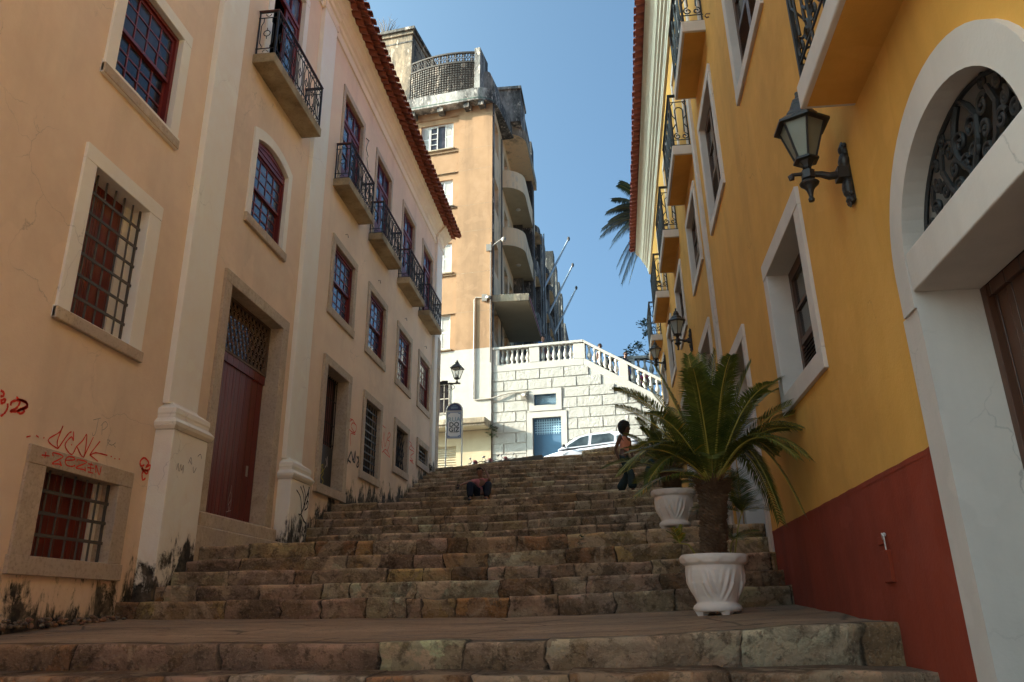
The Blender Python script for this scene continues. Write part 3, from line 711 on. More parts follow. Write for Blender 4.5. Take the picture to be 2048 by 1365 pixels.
# --- balcony doors
def french(F,parent,s0,s1,z0,z1,n,mat,gm,top=.52,ajar=False):
    f=MB(); g=MB(); zt=z1-top
    f.rectring(F,(s0,s1,z0,z1),(s0+.05,s1-.05,z0+.04,z1-.05),n-.06,n)
    f.box(F,s0+.05,s1-.05,n-.055,n+.012,zt-.05,zt+.03)
    for i in(1,2):
        x=s0+(s1-s0)*i/3; f.box(F,x-.022,x+.022,n-.05,n-.008,zt+.03,z1-.05)
    mid=(s0+s1)/2
    g.quad(F(s0+.05,n-.035,zt),F(s1-.05,n-.036,zt),F(s1-.05,n-.034,z1-.05),F(s0+.05,n-.035,z1-.05))
    for a,b in((s0+.05,mid-.004),(mid+.004,s1-.05)):
        if ajar and a<mid: continue
        f.rectring(F,(a,b,z0+.04,zt-.052),(a+.085,b-.085,z0+.62,zt-.13),n-.048,n-.012)
        f.box(F,a+.08,b-.08,n-.04,n-.02,z0+.05,z0+.62)
        for j in(1,2):
            z=z0+.62+(zt-.13-z0-.62)*j/3; f.box(F,a+.085,b-.085,n-.042,n-.016,z-.014,z+.014)
        e=random.uniform(-.004,.004)
        g.quad(F(a+.08,n-.034,z0+.6),F(b-.08,n-.034+e,z0+.6),F(b-.08,n-.034,zt-.12),F(a+.08,n-.034+e,zt-.12))
    if ajar:
        f.box(F,s0+.07,s0+.11,n-.52,n-.05,z0+.05,z0+.62); f.ring(lambda a,b,c:F(s0+.07+b*.04,n-.52+a*.47,c),[(0,z0+.6),(1,z0+.6),(1,zt-.06),(0,zt-.06)],[(.18,z0+.7),(.82,z0+.7),(.82,zt-.16),(.18,zt-.16)],0,1)
    f.build('door_leaf',mat,parent); g.build('glass',gm,parent)
for s0 in WINL:
    o=surround(PL,LB,(s0,s0+1.54,8.44,10.88),(s0+.13,s0+1.41,8.46,10.73),M['stone'],name='balcony_door',d=.14,p=.025,sill=False)
    french(PL,o,s0+.14,s0+1.40,8.47,10.72,-.05,M['redwood'],M['glass_blue'],ajar=(s0==21.50))
o=surround(PL,LB,(10.20,11.78,8.44,11.12),(10.37,11.61,8.46,10.97),M['wframe'],name='balcony_door',d=.14,p=.03,sill=False)
french(PL,o,10.38,11.60,8.47,10.96,-.05,M['redwood'],M['glass_blue'],.62,ajar=True)
# --- balconies: stone slab + wrought iron railing
def railing(F,parent,s0,s1,n1,z0,z1,mat,handmat,style='L',r=.010):
    m=MB(); h=z1-z0
    def post(s,n,rr=.014): m.tube([F(s,n,z0),F(s,n,z1)],rr,4,ph=.785)
    for s in(s0,s1): post(s,n1,.020); post(s,.02)
    for z in(z0+.03,z0+.13,z1-.12,z1-.02):
        m.tube([F(s0,.0,z),F(s0,n1,z)],.008,4,ph=.785); m.tube([F(s1,.0,z),F(s1,n1,z)],.008,4,ph=.785); m.tube([F(s0,n1,z),F(s1,n1,z)],.009,4,ph=.785)
    def motif(P,w):   # P(t,z) point on the panel plane ; w panel width
        if style=='L':
            n=max(1,round(w/.30)); u=w/n
            for i in range(n):
                c_=u*(i+.5); zc=z0+h*.5
                for sg in(-1,1): 
                    x=c_+sg*u*.22; m.tube([P(x-sg*.0,z0+.13),P(x,z0+.18),P(x+sg*.035,z0+.24),P(x+sg*.035,zc+h*.18),P(x,z1-.2),P(x,z1-.12)],r*.8,4)
                k=10; rr=min(.055,u*.2)
                m.tube([P(c_+rr*math.cos(2*math.pi*q/k),zc+rr*math.sin(2*math.pi*q/k)) for q in range(k+1)],r*.8,4)
                m.tube([P(c_,zc+rr),P(c_,zc+rr+.05)],r*.7,4); m.tube([P(c_,zc-rr),P(c_,zc-rr-.05)],r*.7,4)
                if i: m.tube([P(u*i,z0+.03),P(u*i,z1-.02)],r*.8,4)
                for zz,sg2 in((z0+.08,1),(z1-.07,-1)):
                    m.tube([P(c_+.042*math.cos(math.pi*q/6),zz+.04*sg2*math.sin(math.pi*q/6)-.02*sg2) for q in range(7)],r*.7,4)
        else:
            n=max(1,round(w/.34)); u=w/n
            for i in range(n):
                c_=u*(i+.5)
                if i: m.tube([P(u*i,z0+.03),P(u*i,z1-.02)],r*1.1,4)
                pts=[(c_-u*.2,z0+.28),(c_-u*.24,z1-.30)]+[(c_-u*.24*math.cos(math.pi*q/8),z1-.30+u*.26*math.sin(math.pi*q/8)) for q in range(9)]+[(c_+u*.24,z1-.30),(c_+u*.2,z0+.28)]
                m.tube([P(a,b) for a,b in pts],r,4)
                for sg in(-1,1):
                    sp=[]
                    for q in range(17):
                        tq=q/16; rr=u*.22*(1-.75*tq); an=math.pi*.5+sg*(-1)*2*math.pi*1.25*tq
                        sp.append(P(c_+sg*u*.22+rr*math.cos(an)*1.0,z0+.2+rr*math.sin(an)))
                    m.tube(sp,r,4)
                    m.tube([P(c_+sg*u*.24,z1-.45),P(c_+sg*u*.42,z1-.38),P(c_+sg*u*.46,z1-.2),P(c_+sg*u*.3,z1-.13)],r,4)
                    m.tube([P(c_+sg*u*.24,z1-.55),P(c_+sg*u*.42,z1-.62),P(c_+sg*u*.46,z0+.33)],r,4)
    motif(lambda t_,z:F(s0+t_,n1,z),s1-s0)
    for s in(s0,s1): motif(lambda t_,z,s=s:F(s,t_,z),n1)
    o=m.build('railing',mat,parent)
    m=MB(); 
    for a,b,c_,e in((s0-.02,s1+.02,n1-.022,n1+.022),): m.box(F,a,b,c_,e,z1,z1+.022)
    m.box(F,s0-.02,s0+.02,0,n1-.022,z1,z1+.022); m.box(F,s1-.02,s1+.02,0,n1-.022,z1,z1+.022)
    m.build('handrail',handmat,parent)
def balcony(F,parent,s0,s1,n1,z0,z1,zr,mat,style,hand,under=None,thick=True):
    m=MB(); m.box(F,s0,s1,-.02,n1,z0,z1); o=m.build('balcony',mat,parent,bevel=.012)
    if under:
        m=MB(); m.box(F,s0+.035,s1-.035,-.02,n1-.035,z0-.003,z0+.02); m.build('soffit',under,o)
    railing(F,o,s0+.05,s1-.05,n1-.035,z1,zr,M['iron'],hand,style)
for s0 in WINL: balcony(PL,LB,s0-.20,s0+1.56,.345,8.26,8.43,9.26,M['slabstone'],'L',M['ironrust'])
balcony(PL,LB,9.90,12.04,.36,8.26,8.43,9.28,M['slabstone'],'L',M['ironrust'])
# --- spray paint and marker tags on the wall
def marks(F,L,mat,r,n=.004,parent=None,name='graffiti'):
    bb=lambda l:(min(p[0] for p in l),max(p[0] for p in l),min(p[1] for p in l),max(p[1] for p in l)); G_=[]
    for l in L:
        b=bb(l); near=[g for g in G_ if any(b[0]-.3<q[1] and b[1]+.3>q[0] and b[2]-.3<q[3] and b[3]+.3>q[2] for q in map(bb,g))]
        G_=[g for g in G_ if g not in near]+[sum(near,[])+[l]]
    if len(G_)>1:
        for g in G_: marks(F,g,mat,r,n,parent,name)
        return
    m=MB()
    for l in L:
        # flat ribbon of paint a few tenths of a millimetre proud of the plaster
        pts=[]
        if len(l)>2:
            for i in range(len(l)-1):
                a=l[max(i-1,0)];b=l[i];c=l[i+1];d_=l[min(i+2,len(l)-1)]
                for q in range(4):
                    t_=q/4; f=lambda i_:.5*((2*b[i_])+(-a[i_]+c[i_])*t_+(2*a[i_]-5*b[i_]+4*c[i_]-d_[i_])*t_*t_+(-a[i_]+3*b[i_]-3*c[i_]+d_[i_])*t_**3)
                    pts.append((f(0),f(1)))
            pts.append(l[-1])
        else: pts=list(l)
        vs=[]
        for i,p in enumerate(pts):
            a=pts[max(i-1,0)];b=pts[min(i+1,len(pts)-1)]; dx,dz=b[0]-a[0],b[1]-a[1]; q=math.hypot(dx,dz) or 1
            w_=r*(.75+.5*abs(math.sin(i*1.3+len(l))));nx,nz=-dz/q*w_,dx/q*w_
            vs+= [F(p[0]+nx,n,p[1]+nz),F(p[0]-nx,n,p[1]-nz)]
        m.add(vs,[(2*i,2*i+1,2*i+3,2*i+2) for i in range(len(pts)-1)])
    return m.build(name,mat,parent,rec=False)
marks(PL,[[(7.08,1.76),(7.05,1.69),(6.91,1.58),(7.07,1.53),(7.04,1.59),(7.08,1.76)],[(7.07,1.53),(7.17,1.69),(7.22,1.73)],[(7.25,1.74),(7.27,1.65),(7.23,1.68),(7.16,1.58),(7.28,1.51),(7.33,1.6)],[(7.33,1.6),(7.41,1.68),(7.46,1.75),(7.47,1.52),(7.34,1.6)],[(7.47,1.52),(7.57,1.75)],[(7.69,1.73),(7.56,1.56),(7.65,1.6),(7.85,1.61)],[(7.56,1.56),(7.71,1.52)],[(6.62,1.55),(6.67,1.57)],[(6.74,1.59),(6.78,1.58)],[(6.84,1.59),(6.855,1.59)],[(7.25,1.61),(7.26,1.6)],[(7.91,1.61),(7.93,1.61)],[(7.98,1.6),(8.0,1.6)],[(8.06,1.61),(8.08,1.61)]],M['gred'],.0065,parent=LB)
marks(PL,[[(6.82,1.42),(6.93,1.43)],[(6.87,1.46),(6.87,1.4)],[(6.98,1.44),(6.97,1.47),(7.12,1.46),(6.98,1.37),(7.08,1.38),(7.12,1.37),(7.08,1.41)],[(7.16,1.43),(7.29,1.46),(7.27,1.48),(7.19,1.47),(7.16,1.43),(7.19,1.39),(7.27,1.39),(7.32,1.41)],[(7.34,1.45),(7.34,1.47),(7.49,1.47),(7.33,1.39),(7.46,1.39),(7.49,1.38),(7.47,1.42)],[(7.51,1.46),(7.6,1.46)],[(7.56,1.48),(7.56,1.43)],[(7.51,1.42),(7.62,1.43)],[(7.56,1.43),(7.57,1.39)],[(7.53,1.38),(7.62,1.38)],[(7.66,1.39),(7.64,1.47),(7.72,1.38),(7.73,1.47)]],M['gred'],.0065,n=.036,parent=LB)
marks(PL,[[(6.2,1.88),(6.24,1.87),(6.24,1.84),(6.21,1.83)],[(6.22,1.79),(6.27,1.82),(6.27,1.79),(6.23,1.77)],[(6.35,1.78),(6.36,1.82),(6.45,1.85),(6.43,1.78),(6.36,1.73),(6.44,1.75),(6.5,1.79),(6.55,1.83),(6.52,1.86),(6.42,1.86),(6.41,1.88)],[(6.44,1.86),(6.54,1.85),(6.55,1.81),(6.48,1.78),(6.45,1.75),(6.49,1.74),(6.53,1.77),(6.5,1.79)],[(8.56,1.63),(8.49,1.61),(8.47,1.66),(8.54,1.71),(8.64,1.67),(8.59,1.61),(8.68,1.65),(8.67,1.6),(8.58,1.57),(8.51,1.59),(8.62,1.54),(8.65,1.57),(8.58,1.58)],[(8.52,1.61),(8.55,1.56),(8.54,1.52),(8.57,1.46),(8.62,1.49)]],M['gred'],.011,parent=LB)
marks(PL,[[(6.31,1.79),(6.32,1.75),(6.3,1.7),(6.26,1.66)],[(15.87,3.86),(15.69,3.77),(15.69,3.66),(15.91,3.62),(16.15,3.67),(16.2,3.81),(15.95,3.82),(15.86,3.71),(16.16,3.62),(15.85,3.56),(15.91,3.32)],[(15.75,3.86),(15.94,3.88),(16.12,3.82)],[(18.2,4.27),(18.44,4.26)],[(18.08,4.14),(18.25,3.72),(18.34,4.15),(18.46,3.8),(18.74,4.2),(18.92,4.18),(18.65,4.02),(18.89,4.01),(18.7,3.75)],[(18.26,3.63),(18.58,3.76),(18.96,3.64),(18.37,3.68)],[(20.8,4.43),(21.1,4.39),(20.83,4.23),(21.42,4.24),(21.01,4.05),(21.32,3.97),(20.95,3.94),(21.4,3.91)],[(20.96,4.36),(21.41,4.31)]],M['gred'],.010,parent=LB)
marks(PL,[[(7.52,1.92),(7.64,1.97)],[(7.6,1.95),(7.6,1.87),(7.59,1.79),(7.56,1.76),(7.54,1.79)],[(7.68,1.91),(7.7,1.8)],[(7.66,1.89),(7.72,1.95),(7.77,1.92),(7.73,1.87),(7.69,1.85)],[(7.81,1.78),(7.83,1.71)],[(7.81,1.77),(7.86,1.77),(7.83,1.74),(7.9,1.73),(7.96,1.77),(7.93,1.74),(7.97,1.72)]],M['gblu'],.0022,parent=LB)
marks(PL,[[(15.69,3.17),(15.74,3.02),(15.98,2.98)],[(15.97,3.22),(15.83,3.06),(15.74,2.91)],[(15.98,3.2),(16.14,3.06),(16.23,3.27),(16.23,3.03),(16.05,3.07)],[(16.34,3.18),(16.48,3.13),(16.38,2.98),(16.5,3.0),(16.47,3.21)]],M['gblk'],.020,parent=LB)
marks(PL,[[(13.14,2.05),(13.1,1.97),(12.88,1.58),(12.76,1.55)],[(13.11,2.03),(13.14,2.04),(13.12,1.97),(13.09,1.88)],[(13.02,1.85),(13.12,1.95),(13.12,1.87),(13.05,1.74)],[(13.05,1.74),(13.13,1.81),(13.12,1.7),(13.0,1.64)],[(12.85,2.03),(12.96,1.93),(13.0,1.81),(13.0,1.67)],[(12.74,2.0),(12.9,1.88),(12.96,1.73),(12.93,1.63)],[(12.58,1.92),(12.78,1.82),(12.88,1.59)],[(12.84,1.57),(12.99,1.48),(13.12,1.43)],[(12.9,1.54),(13.0,1.46),(13.12,1.44)],[(13.0,1.37),(12.98,1.27),(13.06,1.21)]],M['gblk'],.011,n=.240,parent=LB)
marks(PL,[[(14.85,2.6),(14.9,2.75),(14.8,2.7),(14.95,2.6),(14.85,2.5),(14.97,2.45),(14.9,2.35)],[(14.8,2.55),(15.0,2.7)]],M['gyel'],.012,n=-.195,parent=LB)
marks(PL,[[(15.02,2.9),(15.1,2.8),(15.02,2.72)],[(15.1,2.95),(15.14,2.75)],[(14.3,2.62),(14.38,2.56),(14.3,2.5)]],M['gwht'],.014,n=-.195,parent=LB)
marks(PL,[[(8.85,1.62),(8.87,1.7),(8.90,1.61)],[(8.92,1.61),(8.93,1.7),(8.96,1.63),(8.99,1.7),(9.0,1.6)],[(9.1,1.74),(9.14,1.82),(9.18,1.74),(9.12,1.78)],[(9.22,1.72),(9.25,1.65),(9.3,1.72)],[(9.3,1.86),(9.36,1.9),(9.4,1.85)]],M['gblu'],.004,n=.240,parent=LB)
marks(PL,[[(11.2,1.42),(11.15,1.55),(11.2,1.7),(11.24,1.55),(11.2,1.42)],[(11.2,1.7),(11.2,1.8)],[(11.16,1.5),(11.24,1.6)],[(11.12,1.4),(11.27,1.44)]],M['gwht'],.003,n=-.21,parent=LB)
# small drain hooks and a loose cable beside the balcony doors
for s0 in WINL:
    m=MB(); m.tube([PL(s0+.75,0,7.62),PL(s0+.75,.05,7.63),PL(s0+.8,.05,7.57)],.009,4); m.build('iron_hook',M['ironrust'],LB)
m=MB(); m.tube([PL(15.62,0,10.6),PL(15.75,.04,10.6)],.012,4); m.tube([PL(15.75,.03,10.6),PL(15.68,.02,10.45),PL(15.64,.02,10.3),PL(15.78,.03,10.2),PL(15.72,.02,10.12),PL(15.86,.02,9.9),PL(15.98,.03,9.9)],.006,4); m.build('loose_cable',M['black'],LB)
m=MB(); m.box(PL,23.45,23.66,-.01,.02,4.62,4.92); m.build('meter_box',M['black'],LB)

# ================================================================== RIGHT BUILDING
RB=thing('yellow_building','tall ochre yellow building with white window surrounds, red painted base and arched doorway','building',(1.7,12,0))
ARCO=lambda s:1.72+.62*math.sqrt(max(0,1-((s-3.42)/.71)**2))
HR=[(2.75,4.09,-1.5,1.72),(2.75,4.09,1.72,2.36,ARCO),(6.13,7.42,1.90,3.13),(9.23,10.53,.2,3.06),(11.96,13.18,1.3,4.16),
    (6.20,7.46,5.38,6.85),(9.15,10.35,5.22,6.74),(11.80,13.10,5.38,6.51),(14.95,16.28,5.43,6.56),(18.1,19.45,5.45,6.6),(21.25,22.55,5.5,6.65),(16.2,17.5,2.3,4.3)]
# the arch hole is cut in two so the upper half keeps its curve
w=MB()
wall_sheet(w,PR,-1.0,23.4,.82,10.95,[h for h in HR if h[2]>.9 or h[0]>9]+[(2.75,4.09,.5,1.69)],depth=.12,ex=.03)
w.quad(PR(9.18,0,-.2),PR(9.23,0,-.2),PR(9.23,0,.82),PR(9.18,0,.82)); w.quad(PR(10.53,0,-.2),PR(23.4,0,-.2),PR(23.4,0,.82),PR(10.53,0,.82))
w.quad(PR(23.4,0,0),PR(23.4,0,10.95),PR(23.4,-10,10.95),PR(23.4,-10,0)); w.quad(PR(-1.0,0,-1.6),PR(-1.0,0,10.95),PR(-1.0,-10,10.95),PR(-1.0,-10,-1.6)); w.quad(PR(-1.0,-10,-1.6),PR(-1.0,-10,10.95),PR(23.4,-10,10.95),PR(23.4,-10,-1.6))
w.build('wall',M['yellow'],RB,rec=False)
w=MB(); w.quad(PR(-1.0,0,-1.6),PR(2.75,0,-1.6),PR(2.75,0,.82),PR(-1.0,0,.82)); w.quad(PR(4.09,0,-1.6),PR(9.18,0,-1.6),PR(9.18,0,.82),PR(4.09,0,.82))
for i in range(60):
    a=4.31+4.75*i/60; b=4.31+4.75*(i+1)/60; f_=lambda q:.822+.007*noise.noise(V((q*5,1,0)))+.004*noise.noise(V((q*19,4,0)))
    w.quad(PR(a,.0025,.79),PR(b,.0025,.79),PR(b,.0025,f_(b)),PR(a,.0025,f_(a)))
w.build('dado',M['dado'],RB,rec=False)
d=MB(); d.quad(PR(1,-.75,-1.5),PR(23,-.75,-1.5),PR(23,-.75,10.8),PR(1,-.75,10.8)); d.build('room_shade_sheet',M['darkin'],RB,rec=False)
# strip pilaster
m=MB(); m.box(PR,10.97,11.20,-.01,.045,.6,10.2); m.build('pilaster',M['white'],RB,bevel=.008)
# cornice and tiles
CPR=[(0,10.12),(.05,10.13),(.055,10.20),(.075,10.24),(.075,10.33),(.12,10.36),(.125,10.44),(.17,10.47),(.18,10.53),(.22,10.56),(.23,10.60),(.26,10.68),(.33,10.77),(.40,10.83),(.41,10.89),(0,10.91)]
c=MB(); c.extr(PR,CPR,-1.05,23.45)
s_=-1.0
c.build('cornice',plaster('cream_cornice_plaster',(.48,.40,.30),var=.05,streak=.05),RB)
t=MB(); s=-.9
while s<23.4:
    j=random.uniform(-.01,.01)
    barrel(t,PR,s,.575+j,10.93,.02,11.06,.10,.09,False); barrel(t,PR,s+.11,.60-j,10.98,.02,11.14,.085,.075,True); s+=.22
for k in range(0,111):
    s0=-1+.22*k; a=(s0,s0+.11,s0+.22); o=len(t.v)
    t.v+=[PR(a[0],.1,11.10),PR(a[1],.1,11.16),PR(a[1],-4.5,12.85),PR(a[0],-4.5,12.8),PR(a[2],.1,11.10),PR(a[2],-4.5,12.8)]; t.c+=[(1,1,1)]*6; t.f+=[(o,o+1,o+2,o+3),(o+1,o+4,o+5,o+2)]
t.quad(PR(-1,-4.5,12.8),PR(23.4,-4.5,12.8),PR(23.4,-10,10.95),PR(-1,-10,10.95)); t.quad(PR(23.4,.1,11.1),PR(23.4,-4.5,12.8),PR(23.4,-10,10.95))
t.build('roof',M['tile2'],RB,rec=False)
# arched doorway
def ell(c0,a,b,zc,k=28,z0=None):
    P=[(c0-a*math.cos(math.pi*i/k),zc+b*math.sin(math.pi*i/k)) for i in range(k+1)]
    return [(c0-a,z0)]+P+[(c0+a,z0)]
m=MB(); m.ring(PR,ell(3.42,.84,.77,1.72,z0=1.50),ell(3.42,.672,.582,1.72,z0=1.50),-.30,.045,closed=False)
m.box(PR,2.50,2.75,-.30,.032,-1.5,1.50); m.box(PR,4.09,4.31,-.30,.032,-1.5,1.50)
portal=m.build('doorway_surround',M['white'],RB)
m=MB(); m.box(PR,2.76,4.085,-.30,.040,1.585,1.80); m.build('transom_beam',M['white'],portal,bevel=.008)
m=MB(); 
for i in range(7): a=2.78+i*.187; m.box(PR,a,a+.183,-.36,-.325,-1.4,1.585)
m.box(PR,2.76,4.085,-.37,-.30,1.52,1.585); m.box(PR,4.03,4.085,-.37,-.29,-1.4,1.585); m.build('door',M['browndoor'],portal,bevel=.003)
m=MB(); N_=-.075; cx,zc=3.42,1.80
def inside(s,z): return ((s-3.42)/.66)**2+((z-1.72)/.57)**2<1.0 and z>1.79
def scroll(s,z,r,a0,sg,turn=1.35,rr=.012,n=N_):
    P=[]
    for q in range(26):
        t_=q/25; ra=r*(1-.80*t_); an=a0+sg*turn*2*math.pi*t_; P.append(PR(s+ra*math.cos(an),n,z+ra*math.sin(an)))
    m.tube(P,[rr*(1-.25*q/25) for q in range(26)],6,sq=1.5)
    m.ball(P[-1],rr*1.3,6)
m.tube([PR(a,N_,z) for a,z in ell(3.42,.655,.565,1.72)[1:-1]],.012,6)
for sg in(-1,1):
    S=lambda u:cx+sg*u
    def path(L,rr=.013): m.tube([PR(S(a),N_,b) for a,b in L],rr,6,sq=1.4)
    path([(.0,1.80),(.02,1.92),(.10,2.02),(.13,2.12),(.07,2.22),(.02,2.27)])
    path([(.02,1.81),(.16,1.86),(.24,1.95),(.30,2.08),(.26,2.18)])
    path([(.2,1.81),(.34,1.84),(.42,1.90),(.47,1.99),(.43,2.08)])
    path([(.36,1.81),(.50,1.83),(.56,1.87),(.60,1.93)])
    for (u,z,r,a0,d_) in((.065,2.10,.055,0,1),(.055,1.985,.042,3.1,-1),(.19,2.13,.055,.3,1),(.17,2.02,.045,2.9,-1),(.15,1.92,.045,-.5,1),(.31,1.98,.050,.2,1),(.29,1.88,.040,3.3,-1),(.37,2.05,.040,1.2,-1),(.43,1.95,.045,0,1),(.42,1.855,.034,3,-1),(.53,1.90,.035,.4,1),(.53,1.835,.024,3,-1),(.10,1.85,.035,2.5,-1),(.24,2.22,.034,1,1),(.35,2.14,.032,.5,1)):
        if inside(S(u),z): scroll(S(u),z,r,a0 if sg>0 else math.pi-a0,d_*sg,rr=.0095)
m.build('fanlight_grille',M['iron'],portal)
m=MB(); m.quad(PR(2.75,-.2,1.6),PR(4.09,-.2,1.6),PR(4.09,-.2,2.31),PR(2.75,-.2,2.31)); m.build('fanlight_glass',M['glass_brown'],portal)
# windows with brown joinery
def brownwin(s0,s1,z0,z1,depth,louv=.3,fw=.15,name='window',nn=-.06):
    o=surround(PR,RB,(s0,s1,z0,z1),(s0+fw,s1-fw,z0+fw,z1-fw),M['white'],name=name,d=depth,p=.03,sill=False)
    a,b,c_,e=s0+fw,s1-fw,z0+fw,z1-fw; n=-depth+.07 if depth>.15 else nn
    f=MB(); g=MB(); f.rectring(PR,(a,b,c_,e),(a+.05,b-.05,c_+.05,e-.05),n-.05,n)
    mid=(a+b)/2
    for x0,x1 in((a+.05,mid-.003),(mid+.003,b-.05)):
        zl=c_+.05+(e-c_)*louv; f.rectring(PR,(x0,x1,c_+.052,e-.052),(x0+.055,x1-.055,c_+.11,e-.11),n-.035,n+.006)
        f.box(PR,x0+.055,x1-.055,n-.03,n+.002,zl,zl+.06)
        if (e-zl)>.5: zz=(zl+.06+e-.11)/2; f.box(PR,x0+.055,x1-.055,n-.028,n,zz-.016,zz+.016)
        z=c_+.125
        while z<zl-.01: 
            f.add([PR(x0+.055,n-.03,z+.022),PR(x1-.055,n-.03,z+.022),PR(x1-.055,n,z-.004),PR(x0+.055,n,z-.004),PR(x0+.055,n-.024,z+.026),PR(x1-.055,n-.024,z+.026),PR(x1-.055,n+.004,z+.001),PR(x0+.055,n+.004,z+.001)],[(0,1,2,3),(4,7,6,5),(3,2,6,7),(0,4,5,1)]); z+=.036
        g.quad(PR(x0+.05,n-.02,zl),PR(x1-.05,n-.021,zl),PR(x1-.05,n-.02,e-.1),PR(x0+.05,n-.019,e-.1))
    g.quad(PR(a,n-.045,c_),PR(b,n-.045,c_),PR(b,n-.045,e),PR(a,n-.045,e))
    f.build('casement',M['brownwood'],o); g.build('glass',M['glass_brown'],o)
    return o
brownwin(5.96,7.59,1.74,3.29,.25,.33,.165)
brownwin(9.06,10.70,.02,3.22,.34,.30,.165,'balcony_door')
brownwin(11.79,13.35,1.15,4.33,.32,.3,.165,'balcony_door')
brownwin(6.05,7.62,5.23,7.0,.10,.4,.14); brownwin(9.0,10.5,5.08,6.88,.10,.36,.14)
for s0 in(11.66,14.80,17.95,21.10): brownwin(s0,s0+1.58,5.24+.012*(s0-11),6.65+.012*(s0-11),.10,.3,.14)
brownwin(16.05,17.65,2.15,4.45,.32,.3,.165)
# balconies of the upper floor with white doors behind
for s0,s1,z0 in((6.0,7.5,7.36),(8.93,10.45,7.36),(11.46,13.22,7.04),(14.58,16.38,7.08),(17.9,19.72,7.12),(21.2,23.05,7.16)):
    balcony(PR,RB,s0,s1,.31,z0,z0+.17,z0+1.15,M['white'],'R',M['iron'],under=M['yellow'])
    a,b=s0+.2,s1-.2; o=surround(PR,RB,(a,b,z0+.18,z0+2.5),(a+.14,b-.14,z0+.2,z0+2.36),M['white'],name='balcony_door',d=.08,p=.03,sill=False)
    m=MB(); mid=(a+b)/2
    for x0,x1 in((a+.145,mid-.004),(mid+.004,b-.145)):
        m.rectring(PR,(x0,x1,z0+.2,z0+2.36),(x0+.07,x1-.07,z0+.3,z0+2.26),-.045,-.01); z=z0+.32
        while z<z0+2.24: m.box(PR,x0+.07,x1-.07,-.035,-.016,z,z+.022); z+=.045
        m.box(PR,x0+.07,x1-.07,-.05,-.038,z0+.3,z0+2.26)
    m.build('door_leaf',M['whiteshut'],o)
balcony(PR,RB,1.1,4.46,.33,3.0,3.17,4.10,M['white'],'R',M['iron'],under=M['yellow'])
o=surround(PR,RB,(1.6,3.2,3.18,5.6),(1.75,3.05,3.2,5.45),M['white'],name='balcony_door',d=.08,p=.03,sill=False); m=MB(); m.box(PR,1.76,3.04,-.06,-.02,3.2,5.44); m.build('door_leaf',M['brownwood'],o)
# small tap box on the red base, plaster patch
m=MB(); m.box(PR,5.31,5.47,-.005,.022,.17,.36); m.box(PR,5.40,5.50,-.005,.012,.40,.45); m.build('meter_cover',M['dado'],RB,bevel=.004)
m=MB(); m.tube([PR(5.38,.012,.43),PR(5.33,.03,.46),PR(5.30,.03,.44),PR(5.305,.028,.36)],.005,5); m.ball(PR(5.345,.012,.455),.013,8,(1,1,1)); m.build('plaster_patch',M['white'],RB)
m=MB(); m.tube([PR(8.5,0,7.25),PR(8.5,.05,7.25),PR(8.5,.07,7.22),PR(8.5,.05,7.19),PR(8.5,.02,7.2)],.008,5); m.build('iron_hook',M['ironrust'],RB)

